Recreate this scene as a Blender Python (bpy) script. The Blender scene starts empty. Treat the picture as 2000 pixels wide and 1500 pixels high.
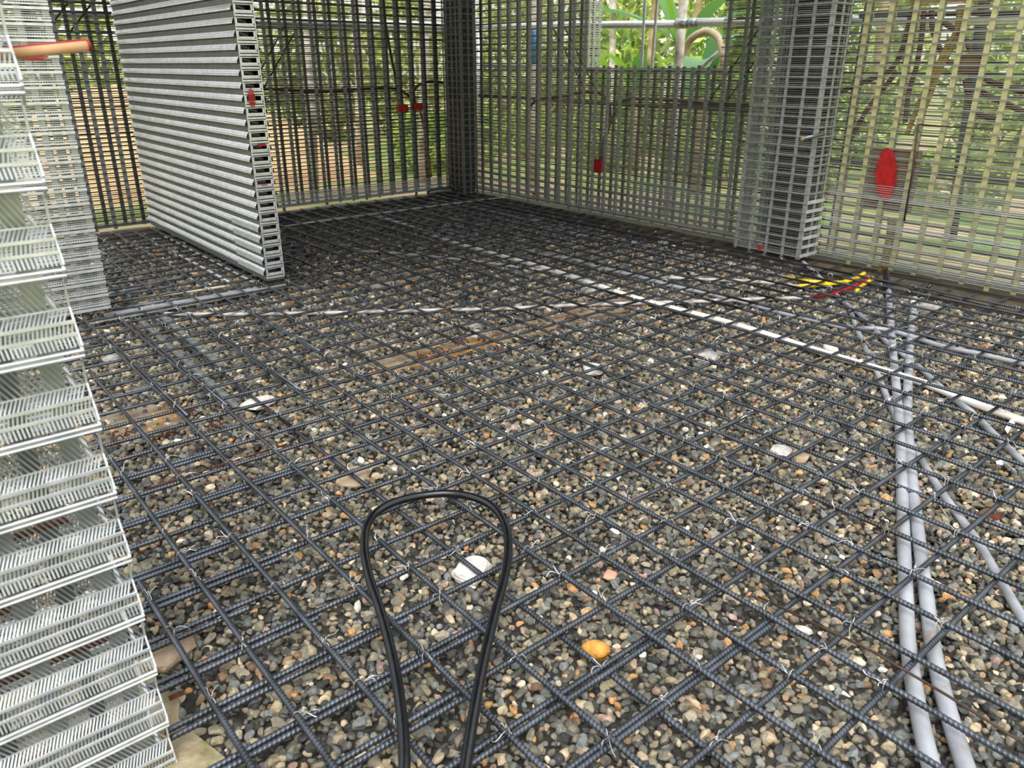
import bpy, math, random
import numpy as np
from mathutils import Vector
random.seed(7); RNG = np.random.default_rng(11)
D = bpy.data; COL = bpy.context.scene.collection
# ------------------------------------------------------------------ camera frame
F = 1500.0; PITCH = math.radians(22.6); AZ = math.radians(39.6); H = 1.36
HD = np.array([math.sin(AZ), math.cos(AZ), 0.0]); RT = np.array([math.cos(AZ), -math.sin(AZ), 0.0]); UP = np.array([0, 0, 1.0])
FW = HD*math.cos(PITCH) - UP*math.sin(PITCH); CU = HD*math.sin(PITCH) + UP*math.cos(PITCH); CAM = np.array([0, 0, H])
def ray(x, y): return FW + RT*((x-1000)/F) + CU*((750-y)/F)
def at(x, y, z=0.0):                      # ground position seen at a photo pixel
    d = ray(x, y); return CAM + d*((z-H)/d[2])
def on(x, y, axis, val):
    d = ray(x, y); return CAM + d*((val-CAM[axis])/d[axis])
def proj(p):
    d = np.asarray(p)-CAM; w = d@FW
    return (1000+F*(d@RT)/w, 750-F*(d@CU)/w, w)
# ------------------------------------------------------------------ helpers
class MB:
    def __init__(s): s.v = []; s.f = []; s.n = 0
    def raw(s, V, Fs):
        V = np.asarray(V, float); s.v.append(V); n = s.n
        s.f.extend([tuple(i+n for i in f) for f in Fs]); s.n += len(V)
    def obox(s, c, ax, ay, az):           # centre and three half axes
        c, ax, ay, az = [np.asarray(q, float) for q in (c, ax, ay, az)]
        V = [c+i*ax+j*ay+k*az for k in (-1, 1) for j in (-1, 1) for i in (-1, 1)]
        s.raw(V, BOXF)
    def box(s, x0, x1, y0, y1, z0, z1):
        s.obox(((x0+x1)/2, (y0+y1)/2, (z0+z1)/2), ((x1-x0)/2, 0, 0), (0, (y1-y0)/2, 0), (0, 0, (z1-z0)/2))
    def bar(s, a, b, w, t, up=(0, 0, 1)): # flat bar from a to b, w wide along 'up', t thick
        a, b = np.asarray(a, float), np.asarray(b, float); d = (b-a)/2
        up = np.asarray(up, float); dn = d/np.linalg.norm(d); up = up-dn*(up@dn); up /= np.linalg.norm(up); sd = np.cross(dn, up)
        s.obox((a+b)/2, d, up*w/2, sd*t/2)
    def tube(s, pts, r, n=8, caps=True):
        pts = [np.asarray(p, float) for p in pts]; m = len(pts); rs = r if hasattr(r, '__len__') else [r]*m
        V = []; prev = None
        for i in range(m):
            t = pts[min(i+1, m-1)]-pts[max(i-1, 0)]; t = t/(np.linalg.norm(t)+1e-12)
            if prev is None:
                a = np.array([0, 0, 1.0]) if abs(t[2]) < .9 else np.array([1.0, 0, 0])
            else: a = prev
            a = a-t*(a@t); a /= np.linalg.norm(a)+1e-12; b = np.cross(t, a); prev = a
            for k in range(n):
                th = 2*math.pi*k/n; V.append(pts[i]+rs[i]*(a*math.cos(th)+b*math.sin(th)))
        Fs = [(i*n+k, i*n+(k+1) % n, (i+1)*n+(k+1) % n, (i+1)*n+k) for i in range(m-1) for k in range(n)]
        if caps: Fs += [tuple(reversed(range(n))), tuple(range((m-1)*n, m*n))]
        s.raw(V, Fs)
    def build(s, name, mat, parent=None, smooth=False):
        me = D.meshes.new(name)
        me.from_pydata([tuple(p) for p in np.concatenate(s.v)] if s.v else [], [], s.f); me.materials.append(mat)
        if smooth: me.polygons.foreach_set('use_smooth', [True]*len(me.polygons))
        me.update()
        o = D.objects.new(name, me); COL.objects.link(o)
        if parent is not None: o.parent = parent
        return o
BOXF = [(0, 2, 3, 1), (4, 5, 7, 6), (0, 1, 5, 4), (2, 6, 7, 3), (0, 4, 6, 2), (1, 3, 7, 5)]
def tag(o, label=None, cat=None, group=None, kind=None):
    for k, v in (('label', label), ('category', cat), ('group', group), ('kind', kind)):
        if v: o[k] = v
    return o
def empty(name, loc=(0, 0, 0)):
    o = D.objects.new(name, None); COL.objects.link(o); o.location = loc; o.empty_display_size = .05; return o
def spline(pts, sub=6):
    P = [np.asarray(p, float) for p in pts]; out = []
    for i in range(len(P)-1):
        p0, p1, p2, p3 = P[max(i-1, 0)], P[i], P[i+1], P[min(i+2, len(P)-1)]
        for k in range(sub):
            t = k/sub
            out.append(.5*((2*p1)+(-p0+p2)*t+(2*p0-5*p1+4*p2-p3)*t*t+(-p0+3*p1-3*p2+p3)*t**3))
    out.append(P[-1]); return out
ONES = 'first second third fourth fifth sixth seventh eighth ninth tenth eleventh twelfth thirteenth fourteenth fifteenth sixteenth seventeenth eighteenth nineteenth'.split()
def ordw(n):
    if n <= 19: return ONES[n-1]
    t, u = divmod(n, 10); base = {2: 'twent', 3: 'thirt', 4: 'fort', 5: 'fift'}[t]
    return base+'ieth' if u == 0 else base+'y-'+ONES[u-1]
# ------------------------------------------------------------------ materials
def lin(c): return tuple((x/12.92 if x <= .04045 else ((x+.055)/1.055)**2.4) for x in c)
def mat(name, c, rough=.5, metal=0.0, c2=None, scale=20.0, bump=0.0, bscale=80.0, spec=.5, coord='Object', thr=(.35, .65), detail=4, trans=0, c3=None, scale3=6, thr3=(.55, .62)):
    m = D.materials.new(name); m.use_nodes = True; nt = m.node_tree; b = nt.nodes['Principled BSDF']
    b.inputs['Roughness'].default_value = rough; b.inputs['Metallic'].default_value = metal
    b.inputs['Specular IOR Level'].default_value = spec
    b.inputs['Base Color'].default_value = lin(c)+(1,)
    tc = nt.nodes.new('ShaderNodeTexCoord')
    def noise(sc, det=detail):
        n = nt.nodes.new('ShaderNodeTexNoise'); n.inputs['Scale'].default_value = sc; n.inputs['Detail'].default_value = det
        nt.links.new(tc.outputs[coord], n.inputs['Vector']); return n
    last = None
    def mixin(prev, sc, th, col):
        n = noise(sc); r = nt.nodes.new('ShaderNodeMapRange'); r.inputs[1].default_value = th[0]; r.inputs[2].default_value = th[1]
        nt.links.new(n.outputs[0], r.inputs[0]); x = nt.nodes.new('ShaderNodeMix'); x.data_type = 'RGBA'
        nt.links.new(r.outputs[0], x.inputs[0])
        if prev is None: x.inputs[6].default_value = lin(c)+(1,)
        else: nt.links.new(prev, x.inputs[6])
        x.inputs[7].default_value = lin(col)+(1,); return x.outputs[2]
    if c2: last = mixin(None, scale, thr, c2)
    if c3: last = mixin(last, scale3, thr3, c3)
    if last is not None: nt.links.new(last, b.inputs['Base Color'])
    if bump:
        n = noise(bscale); bp = nt.nodes.new('ShaderNodeBump'); bp.inputs['Strength'].default_value = bump; bp.inputs['Distance'].default_value = .01
        nt.links.new(n.outputs[0], bp.inputs['Height']); nt.links.new(bp.outputs[0], b.inputs['Normal'])
    return m
def attr_mat(name, rough, spec=.5, transl=0.0, mottled=0.0, mscale=120):
    m = D.materials.new(name); m.use_nodes = True; nt = m.node_tree; b = nt.nodes['Principled BSDF']
    a = nt.nodes.new('ShaderNodeAttribute'); a.attribute_name = 'col'; src = a.outputs['Color']
    if mottled:
        tc = nt.nodes.new('ShaderNodeTexCoord'); n = nt.nodes.new('ShaderNodeTexNoise'); n.inputs['Scale'].default_value = mscale; n.inputs['Detail'].default_value = 5
        nt.links.new(tc.outputs['Object'], n.inputs['Vector'])
        r = nt.nodes.new('ShaderNodeMapRange'); r.inputs[1].default_value = .3; r.inputs[2].default_value = .7; r.inputs[3].default_value = 1-mottled; r.inputs[4].default_value = 1+mottled
        nt.links.new(n.outputs[0], r.inputs[0]); vm = nt.nodes.new('ShaderNodeVectorMath'); vm.operation = 'SCALE'
        nt.links.new(src, vm.inputs[0]); nt.links.new(r.outputs[0], vm.inputs['Scale']); src = vm.outputs[0]
        bp = nt.nodes.new('ShaderNodeBump'); bp.inputs['Strength'].default_value = .35; bp.inputs['Distance'].default_value = .004
        nt.links.new(n.outputs[0], bp.inputs['Height']); nt.links.new(bp.outputs[0], b.inputs['Normal'])
    nt.links.new(src, b.inputs['Base Color'])
    b.inputs['Roughness'].default_value = rough; b.inputs['Specular IOR Level'].default_value = spec
    if transl:
        t = nt.nodes.new('ShaderNodeBsdfTranslucent'); nt.links.new(src, t.inputs['Color'])
        x = nt.nodes.new('ShaderNodeMixShader'); x.inputs[0].default_value = transl
        nt.links.new(b.outputs[0], x.inputs[1]); nt.links.new(t.outputs[0], x.inputs[2]); nt.links.new(x.outputs[0], nt.nodes['Material Output'].inputs[0])
    return m
M = {}
M['galv'] = mat('galvanised_steel', (.70, .72, .72), .36, .6, c2=(.60, .62, .62), scale=35)
M['galv_bright'] = mat('bright_galvanised_steel', (.88, .89, .90), .28, .55, c2=(.78, .80, .81), scale=30)
M['galv_dull'] = mat('dull_galvanised_steel', (.50, .52, .52), .45, .7, c2=(.42, .44, .44), scale=30)
M['wire'] = mat('lattice_wire', (.58, .59, .56), .42, .6)
M['backwire'] = mat('shaded_lattice_wire', (.27, .28, .28), .45, .6)  # backlit darkness of the back wall put into the wire colour
M['galv_reflect'] = mat('yellow_reflection_steel', (.80, .78, .58), .36, .5, c2=(.70, .69, .54), scale=25)  # yellow reflection of the surroundings put into the strips' base colour
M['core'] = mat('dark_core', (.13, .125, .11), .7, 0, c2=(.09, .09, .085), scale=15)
M['rebar'] = mat('rebar_steel', (.37, .39, .43), .36, .78, c2=(.27, .29, .31), scale=14, c3=(.31, .27, .24), scale3=4, thr3=(.62, .75))
M['rust'] = mat('rusty_steel', (.42, .20, .11), .8, .1, c2=(.24, .12, .08), scale=50, bump=.4)
M['rustbar'] = mat('rusty_bar', (.30, .22, .17), .7, .2, c2=(.2, .15, .12), scale=40)
M['tie'] = mat('tie_wire', (.82, .82, .80), .35, .7)
M['pvc'] = mat('grey_pvc', (.66, .67, .70), .42, 0, c2=(.56, .57, .59), scale=9, c3=(.58, .50, .44), scale3=18, thr3=(.66, .74))
M['pvc_light'] = mat('pale_pvc', (.80, .79, .78), .4, 0, c2=(.70, .68, .65), scale=8)
M['pvc_white'] = mat('white_pvc', (.96, .96, .95), .35, 0, c2=(.90, .88, .82), scale=5, c3=(.74, .64, .44), scale3=22, thr3=(.68, .74))
M['cream'] = mat('cream_pvc', (.86, .82, .70), .4)
M['black'] = mat('black_polythene', (.045, .055, .07), .22, 0, c2=(.07, .08, .10), scale=30, bump=.05, bscale=60)
M['yellow'] = mat('yellow_tape', (.92, .78, .08), .45)
M['red'] = mat('red_paint', (.70, .06, .08), .5, 0, c2=(.55, .03, .05), scale=30)
M['maroon'] = mat('maroon_conduit', (.33, .12, .12), .5, 0, c2=(.25, .09, .09), scale=15)
M['mustard'] = mat('mustard_conduit', (.66, .54, .16), .5)
M['bluepipe'] = mat('blue_pipe', (.30, .55, .80), .5)
M['stoneG'] = mat('grey_concrete', (.74, .73, .71), .9, 0, c2=(.60, .59, .57), scale=40, bump=.6, bscale=90)
M['stoneW'] = mat('pale_concrete', (.84, .82, .79), .9, 0, c2=(.74, .72, .70), scale=30, bump=.6, bscale=70)
M['stoneT'] = mat('tan_concrete', (.70, .62, .52), .9, 0, c2=(.60, .52, .44), scale=25, bump=.5, bscale=70)
M['stoneY'] = mat('ochre_rock', (.80, .60, .27), .7, 0, c2=(.70, .47, .16), scale=25, bump=.5, bscale=50)
M['chip'] = mat('pink_tile_chip', (.82, .64, .52), .8)
M['foot'] = mat('old_footing_concrete', (.58, .52, .43), .9, 0, c2=(.43, .38, .32), scale=9, bump=.7, bscale=40, c3=(.62, .45, .24), scale3=3.2, thr3=(.5, .62))
M['mossfoot'] = mat('mossy_concrete', (.66, .62, .52), .9, 0, c2=(.56, .50, .38), scale=14, bump=1.0, bscale=35, c3=(.40, .40, .20), scale3=9, thr3=(.55, .68))
M['darkfoot'] = mat('dark_footing_concrete', (.36, .32, .26), .75, 0, c2=(.25, .22, .18), scale=7, bump=.7, bscale=40, c3=(.45, .27, .13), scale3=8, thr3=(.62, .72))  # darker brown than the other footings, with orange-brown patches
M['bed'] = mat('damp_grit', (.13, .125, .115), .85, 0, c2=(.22, .20, .17), scale=60, bump=.8, bscale=120)
M['earth'] = mat('grass_and_dirt', (.62, .60, .36), .95, 0, c2=(.36, .50, .20), scale=1.4, bump=.6, bscale=14, c3=(.74, .64, .50), scale3=.55, thr3=(.5, .6), detail=8)
M['orange_soil'] = mat('orange_soil', (.88, .74, .56), .95, 0, c2=(.78, .62, .46), scale=2.2, bump=.7, bscale=9, detail=8)
M['bark'] = mat('pale_bark', (.92, .90, .86), .9, 0, c2=(.66, .62, .56), scale=9, bump=.5, bscale=25)
M['bamboo'] = mat('dry_trunk', (.72, .66, .48), .9, 0, c2=(.50, .44, .30), scale=6)
M['wood'] = mat('raw_wood', (.86, .70, .52), .7, 0, c2=(.76, .58, .42), scale=12)
M['woodbox'] = mat('brown_board', (.52, .36, .25), .8, 0, c2=(.42, .28, .2), scale=8)
M['pinkboard'] = mat('pinkish_board', (.58, .45, .38), .8, 0, c2=(.48, .37, .31), scale=12)
M['added_ceil'] = mat('added_ceiling_deck', (.40, .38, .34), .8, 0, c2=(.30, .29, .26), scale=6)
M['leaf'] = attr_mat('foliage', .5, .4, .45)
M['bleaf'] = attr_mat('banana_leaf', .35, .5, .4)
M['gravel'] = attr_mat('river_gravel', .5, .35, 0, .30, 90)
M['hose'] = mat('beige_hose', (.70, .64, .52), .5, 0, c2=(.6, .54, .42), scale=10)
M['scrap'] = mat('white_plastic', (.90, .90, .91), .4)
# ------------------------------------------------------------------ setting: ground, gravel
UW, VB, VP, UP0 = 5.20, 7.12, 4.66, 1.835     # window wall face, back wall face, partition plane, middle partition face
g = MB(); g.box(-30, 45, -30, 45, -.30, -.06); o = g.build('ground', M['earth']); tag(o, kind='structure')
fl = MB(); fl.box(-1.2, 5.6, -1.2, 7.5, -.058, -.008); o = fl.build('floor', M['bed']); tag(o, kind='structure')
BLK = [(505, 788, .055), (1157, 722, .045), (1382, 697, .042), (1525, 884, .03), (1562, 893, .033), (690, 930, .045), (922, 1112, .04), (1164, 1272, .02), (932, 634, .033), (927, 652, .033), (745, 556, .04), (1152, 563, .04), (226, 697, .04), (1813, 600, .05), (1622, 680, .035), (1042, 429, .045), (332, 1278, .04), (1300, 470, .045)]
BXY = np.array([tuple(at(x, y)[:2])+(r,) for x, y, r in BLK])
def foot_v(u, v):                          # where the old footing beams break the gravel surface
    if 3.0 < v+.06*math.sin(9*u)-.02*(u-2) < 3.20 and 1.75 < u < 3.5: return True
    if 3.02 < v+.05*math.sin(11*u) < 3.34 and .35 < u < .80: return True
    if u > 4.93+.03*math.sin(6*v): return True
    if v > 6.95+.03*math.sin(5*u): return True
    if u < .285+.03*math.sin(14*v) and 1.2 < v < 1.78: return True
    return False
def ico(sub):
    t = (1+5**.5)/2
    V = [(-1, t, 0), (1, t, 0), (-1, -t, 0), (1, -t, 0), (0, -1, t), (0, 1, t), (0, -1, -t), (0, 1, -t), (t, 0, -1), (t, 0, 1), (-t, 0, -1), (-t, 0, 1)]
    Fc = [(0, 11, 5), (0, 5, 1), (0, 1, 7), (0, 7, 10), (0, 10, 11), (1, 5, 9), (5, 11, 4), (11, 10, 2), (10, 7, 6), (7, 1, 8), (3, 9, 4), (3, 4, 2), (3, 2, 6), (3, 6, 8), (3, 8, 9), (4, 9, 5), (2, 4, 11), (6, 2, 10), (8, 6, 7), (9, 8, 1)]
    V = [np.array(v)/np.linalg.norm(v) for v in V]
    for _ in range(sub):
        c = {}; N = []
        def mid(a, b):
            k = (min(a, b), max(a, b))
            if k not in c:
                p = V[a]+V[b]; V.append(p/np.linalg.norm(p)); c[k] = len(V)-1
            return c[k]
        for a, b, d in Fc:
            x, y, z = mid(a, b), mid(b, d), mid(d, a); N += [(a, x, z), (b, y, x), (d, z, y), (x, y, z)]
        Fc = N
    return np.array(V), np.array(Fc)
ICO = [ico(k) for k in range(3)]
def rand_rot(n):
    q = RNG.normal(size=(n, 4)); q /= np.linalg.norm(q, axis=1)[:, None]; w, x, y, z = q.T
    return np.stack([np.stack([1-2*(y*y+z*z), 2*(x*y-z*w), 2*(x*z+y*w)], -1), np.stack([2*(x*y+z*w), 1-2*(x*x+z*z), 2*(y*z-x*w)], -1), np.stack([2*(x*z-y*w), 2*(y*z+x*w), 1-2*(x*x+y*y)], -1)], 1)
def stones(P, R, lod):                     # cut and squashed little rocks, vectorised
    V, Fc = ICO[lod]; n = len(P)
    X = np.repeat(V[None], n, 0)
    for _ in range(6 if lod else 2):       # random cutting planes make facets
        nn = RNG.normal(size=(n, 3)); nn /= np.linalg.norm(nn, axis=1)[:, None]; d = RNG.uniform(.5, .85, n)
        t = np.einsum('nvk,nk->nv', X, nn); ex = np.maximum(t-d[:, None], 0); X = X-ex[..., None]*nn[:, None, :]
    X = X*(1+RNG.normal(0, .05, (n, len(V), 1)))
    S = np.stack([RNG.uniform(.85, 1.3, n), RNG.uniform(.7, 1.0, n), RNG.uniform(.5, .8, n)], -1)*R[:, None]
    X = X*S[:, None, :]
    Rm = rand_rot(n); th = RNG.uniform(0, 6.283, n); flat = RNG.uniform(size=n) < .6
    c, s_ = np.cos(th), np.sin(th); Z = np.zeros(n); O = np.ones(n)
    Rz = np.stack([np.stack([c, -s_, Z], -1), np.stack([s_, c, Z], -1), np.stack([Z, Z, O], -1)], 1)
    tilt = Rz@rot_small(n)
    Rm[flat] = tilt[flat]
    X = np.einsum('nij,nvj->nvi', Rm, X)+P[:, None, :]
    FF = (Fc[None]+(np.arange(n)*len(V))[:, None, None]).reshape(-1, 3)
    return X.reshape(-1, 3), FF, len(V)
def rot_small(n):
    a = RNG.normal(0, .35, n); b = RNG.normal(0, .35, n); ca, sa, cb, sb = np.cos(a), np.sin(a), np.cos(b), np.sin(b); Z = np.zeros(n); O = np.ones(n)
    A = np.stack([np.stack([O, Z, Z], -1), np.stack([Z, ca, -sa], -1), np.stack([Z, sa, ca], -1)], 1)
    B = np.stack([np.stack([cb, Z, sb], -1), np.stack([Z, O, Z], -1), np.stack([-sb, Z, cb], -1)], 1)
    return A@B
PAL = [((.35, .34, .31), 19), ((.45, .43, .37), 19), ((.23, .23, .22), 18), ((.53, .50, .43), 14), ((.42, .43, .42), 15), ((.60, .55, .45), 8), ((.68, .61, .50), 5), ((.52, .42, .32), 3.5), ((.72, .54, .35), 2.2), ((.80, .74, .64), 2.6), ((.92, .89, .83), .7), ((.60, .50, .45), 1.8)]
PC = np.array([lin(c) for c, w in PAL]); PW = np.array([w for c, w in PAL]); PW = PW/PW.sum()
def fast_mesh(name, V, T, col, material, smooth):
    me = D.meshes.new(name); me.vertices.add(len(V)); me.vertices.foreach_set('co', V.astype(np.float32).ravel())
    me.loops.add(len(T)*3); me.loops.foreach_set('vertex_index', T.astype(np.int32).ravel())
    me.polygons.add(len(T)); me.polygons.foreach_set('loop_start', np.arange(0, len(T)*3, 3, dtype=np.int32))
    me.polygons.foreach_set('use_smooth', np.full(len(T), smooth, dtype=bool))
    me.update(calc_edges=True)
    a = me.attributes.new('col', 'FLOAT_COLOR', 'POINT'); a.data.foreach_set('color', col.astype(np.float32).ravel())
    me.materials.append(material); o = D.objects.new(name, me); COL.objects.link(o); return o
def gravel():
    VV, TT, CC = [], [], []; off = 0
    for d0, d1, sp, lod, rr in ((0, 2.5, .0175, 1, .0118), (2.5, 4.4, .0200, 0, .0142), (4.4, 12, .027, 0, .0180)):
        nu, nv = int(6.2/sp), int(8.0/sp)
        U, W = np.meshgrid(-.6+np.arange(nu)*sp, -.4+np.arange(nv)*sp); U = U.ravel(); W = W.ravel()
        U = U+RNG.uniform(-.5, .5, len(U))*sp; W = W+RNG.uniform(-.5, .5, len(W))*sp
        dist = np.hypot(U, W); k = (dist >= d0) & (dist < d1) & (U < 5.15) & (W < 7.1)
        U, W = U[k], W[k]
        d = np.stack([U, W, np.zeros(len(U))], -1)-CAM; w = d@FW; x = 1000+F*(d@RT)/w; y = 750-F*(d@CU)/w
        k = (w > .3) & (x > -150) & (x < 2250) & (y < 1750); U, W = U[k], W[k]
        k = np.array([not foot_v(a, b) or random.random() < .5 for a, b in zip(U, W)]); U, W = U[k], W[k]
        k = np.ones(len(U), bool)
        for bx, by, r_b in BXY: k &= np.hypot(U-bx, W-by) > r_b
        U, W = U[k], W[k]
        n = len(U); R = rr*np.clip(RNG.lognormal(0, .24, n), .55, 1.75)
        Zz = RNG.uniform(-.010, .004, n)+.004*np.sin(U*3.1)*np.sin(W*2.3)
        V, T, nv_ = stones(np.stack([U, W, Zz], -1), R, lod)
        c = PC[RNG.choice(len(PC), n, p=PW)]*RNG.uniform(.75, 1.3, (n, 1))
        c = np.concatenate([c, np.ones((n, 1))], 1)
        VV.append(V); TT.append(T+off); CC.append(np.repeat(c, nv_, 0)); off += len(V)
    o = fast_mesh('gravel', np.concatenate(VV), np.concatenate(TT), np.concatenate(CC), M['gravel'], False)
    tag(o, 'bed of damp mixed grey and tan gravel under the rebar mat', 'gravel', kind='stuff')
gravel()
# old footings showing through the gravel
def slab(name, outline, z0, z1, m, label, cat, jitter=.006):
    b = MB(); n = len(outline); V = [(x, y, z0) for x, y in outline]+[(x+random.uniform(-jitter, jitter), y+random.uniform(-jitter, jitter), z1+random.uniform(-jitter, jitter)*.9) for x, y in outline]
    cx = sum(p[0] for p in outline)/n; cy = sum(p[1] for p in outline)/n; V.append((cx, cy, z1))
    Fs = [(i, (i+1) % n, n+(i+1) % n, n+i) for i in range(n)]+[(n+i, n+(i+1) % n, 2*n) for i in range(n)]
    b.raw(V, Fs); o = b.build(name, m); tag(o, label, cat); return o
def strip_outline(a, b, w, wob, n=18):
    a, b = np.array(a), np.array(b); d = b-a; L = np.linalg.norm(d); d = d/L; s_ = np.array([-d[1], d[0]])
    l = [a+d*L*i/n+s_*(w/2+random.uniform(-wob, wob)) for i in range(n+1)]; r = [a+d*L*i/n-s_*(w/2+random.uniform(-wob, wob)) for i in range(n, -1, -1)]
    return [tuple(p) for p in r[::-1]]+[tuple(p) for p in l[::-1]]
slab('concrete_footing', strip_outline((1.70, 3.09), (3.5, 3.03), .22, .025), -.05, .006, M['foot'], 'broken old footing strip with orange dirt crossing the middle of the gravel', 'footing')
slab('concrete_footing', strip_outline((.34, 3.17), (.82, 3.15), .30, .03, 8), -.05, .006, M['foot'], 'tan old footing patch with rusty scraps beside the left edge panel', 'footing')
slab('concrete_footing', strip_outline((5.15, .6), (5.15, 7.2), .40, .02, 30), -.05, .032, M['darkfoot'], 'dark brown footing beam along the base of the window wall', 'footing')
slab('concrete_footing', strip_outline((.2, 7.14), (4.9, 7.14), .34, .02, 24), -.05, .030, M['darkfoot'], 'dark footing beam along the base of the back wall', 'footing')
slab('concrete_footing', [(-.5, 1.22), (.23, 1.2), (.29, 1.30), (.27, 1.40), (.255, 1.47), (.275, 1.53), (.25, 1.62), (.27, 1.72), (.22, 1.80), (-.5, 1.8)], -.05, .014, M['mossfoot'], 'pale mossy footing edge under the near left panel', 'footing')
# ------------------------------------------------------------------ lattice walls
class Face:
    """maps wall coordinates (s along, z up, d = depth behind the face) to the world"""
    def __init__(s, o, along, inward): s.o = np.array(o, float); s.a = np.array(along, float); s.n = np.array(inward, float)
    def p(s, t, z, d=0.0): return s.o+s.a*t+s.n*d+np.array([0, 0, z])
def wire(b, f, s0, s1, z, d, h, t): b.bar(f.p(s0, z, d), f.p(s1, z, d), h, t)
def lattice(f, L, z0, z1, depth, parent, pitch=.15, strip=.03, major=.062, fine=4, hole=None, two=True, s_off=.04, mats=('wire', 'galv', 'galv_dull'), majh=.006, fh=.0022, rear_off=.055, warm_to=0):
    """fills an existing wall object with its wire layers and gives back the horizontal meshes"""
    def spans(z):
        if hole and z > hole[2]: return [(0, hole[0]), (hole[1], L)]
        return [(0, L)]
    front = MB(); rear = MB(); n = int((z1-z0)/major); sub = major/(fine+1)
    for i in range(n+1):
        z = z0+.012+i*major
        if z > z1: break
        for a, c in spans(z): wire(front, f, a, c, z+random.uniform(-.002, .002), -.002, majh, .005)
        if two:
            for a, c in spans(z): wire(rear, f, a, c, z+.017, depth, majh, .005)
        for k in range(1, fine+1):
            zz = z+k*sub+random.uniform(-.0025, .0025)
            for a, c in spans(zz): wire(front, f, a, c, zz, .006, fh*random.choice((.8, 1, 1, 1.5)), .003)
            if two and k % 2:
                for a, c in spans(zz): wire(rear, f, a, c, zz, depth-.01, fh, .003)
    for layer in ((0, 1) if two else (0,)):
        s = s_off+(rear_off if layer else 0)
        while s < L:
            zt = z1
            if hole and hole[0]-.02 < s < hole[1]+.02: zt = hole[2]+random.uniform(.004, .022)
            b = MB(); dd = .004+layer*depth
            b.bar(f.p(s, z0-random.uniform(0, .04), dd), f.p(s, zt, dd), strip, .0015, up=f.a)
            b.bar(f.p(s-strip/2, z0, dd+.007), f.p(s-strip/2, zt, dd+.007), .014, .0012, up=f.n)
            b.build('vertical_strip', M['galv_reflect' if warm_to and s < warm_to else mats[1+layer]], parent)
            s += pitch
    return front, rear
# window wall (right): s runs from the near end to the corner
fr = Face((UW, .6, 0), (0, 1, 0), (1, 0, 0)); LR = 6.62; DEP = .15
hole = (3.83-.6, 5.24-.6, 1.333)
wr = MB(); wr.bar(fr.p(0, .10, .075), fr.p(LR, .10, .075), .012, .15); wall_r = wr.build('wall_right', M['galv_dull']); tag(wall_r, kind='structure')
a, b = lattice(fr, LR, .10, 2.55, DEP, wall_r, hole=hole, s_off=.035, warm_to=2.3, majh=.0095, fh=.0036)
a.build('front_wire_layer', M['wire'], wall_r); b.build('rear_wire_layer', M['galv_dull'], wall_r)
j = MB(); fj = Face((UW, hole[1]+.6, 0), (1, 0, 0), (0, 1, 0))      # the jamb that faces the camera, and the sill edge
for i in range(64): wire(j, fj, 0, DEP+.01, 1.345+i*.019, 0, .011 if i % 3 == 0 else .007, .004)
for s in (.012, .075, .14): j.bar(fj.p(s, 1.33, .004), fj.p(s, 2.55, .004), .026, .002, up=fj.a)
j.bar(fr.p(hole[0], 1.328, .02), fr.p(hole[1], 1.328, .02), .01, .03); j.bar(fr.p(hole[0], 1.322, .14), fr.p(hole[1], 1.322, .14), .008, .02)
j.build('window_jamb', M['galv_bright'], wall_r)
inf = MB()                                                        # doubled wire sheet along the foot of the wall
for s0, s1, zt in ((2.75, 4.02, .46), (0, 2.2, .62)):
    z = .105
    while z < zt:
        wire(inf, fr, s0, s1, z, -.014+.003*random.random(), random.choice((.002, .0025, .006)), .002); z += random.uniform(.010, .017)
s = 4.1
while s < LR-.2:
    inf.bar(fr.p(s, .09, -.008), fr.p(s, .24, -.008), .004, .002, up=fr.a); s += .03
inf.build('base_wire_sheet', M['galv_bright'], wall_r)
# back wall: s from the left
fb = Face((0.0, VB, 0), (1, 0, 0), (0, 1, 0)); LB = 5.3
wb = MB(); wb.bar(fb.p(0, .10, .07), fb.p(LB, .10, .07), .012, .14); wall_b = wb.build('wall_back', M['galv_dull']); tag(wall_b, kind='structure')
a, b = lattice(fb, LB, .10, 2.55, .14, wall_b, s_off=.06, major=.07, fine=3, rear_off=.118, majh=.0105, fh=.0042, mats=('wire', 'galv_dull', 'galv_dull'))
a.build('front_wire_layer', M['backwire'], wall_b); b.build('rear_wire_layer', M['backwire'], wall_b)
inf = MB()
for i in range(10): wire(inf, fb, 1.95, LB, .105+.013*i, -.010, .0035 if i % 3 else .008, .002)
s = 1.96
while s < 5.0: inf.bar(fb.p(s, .09, -.008), fb.p(s, .20, -.008), .004, .002, up=fb.a); s += .03
inf.build('base_wire_sheet', M['galv_bright'], wall_b)
# middle partition: corrugated sheet facing the doorway, narrow end facing the camera
PER = .0685
def corr(f, L, z0, z1, mat_, name, parent, per, depth_sign=-1, amp=.016):
    b = MB(); n = int((z1-z0)/per)
    prof = [(0, 0), (.46, 0), (.50, amp*.95), (.64, amp*.95), (.82, amp*.52), (1.0, 0)]      # (fraction of period, bulge)
    pts = []
    for i in range(n):
        for q, d in prof[:-1]: pts.append((z0+(i+q)*per, depth_sign*d))
    pts.append((z0+n*per, 0))
    V = []; Fs = []
    for z, d in pts: V += [f.p(0, z, d), f.p(L, z, d)]
    for i in range(len(pts)-1): Fs.append((2*i, 2*i+1, 2*i+3, 2*i+2))
    b.raw(V, Fs); o = b.build(name, mat_, parent); return o, n
fp = Face((UP0, VP, 0), (0, 1, 0), (1, 0, 0)); LP = 2.44; TH = .115
wp = MB(); wp.bar(fp.p(0, .094, TH/2), fp.p(LP, .094, TH/2), .014, TH); wall_m = wp.build('wall_middle', M['galv_dull']); tag(wall_m, kind='structure')
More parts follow.
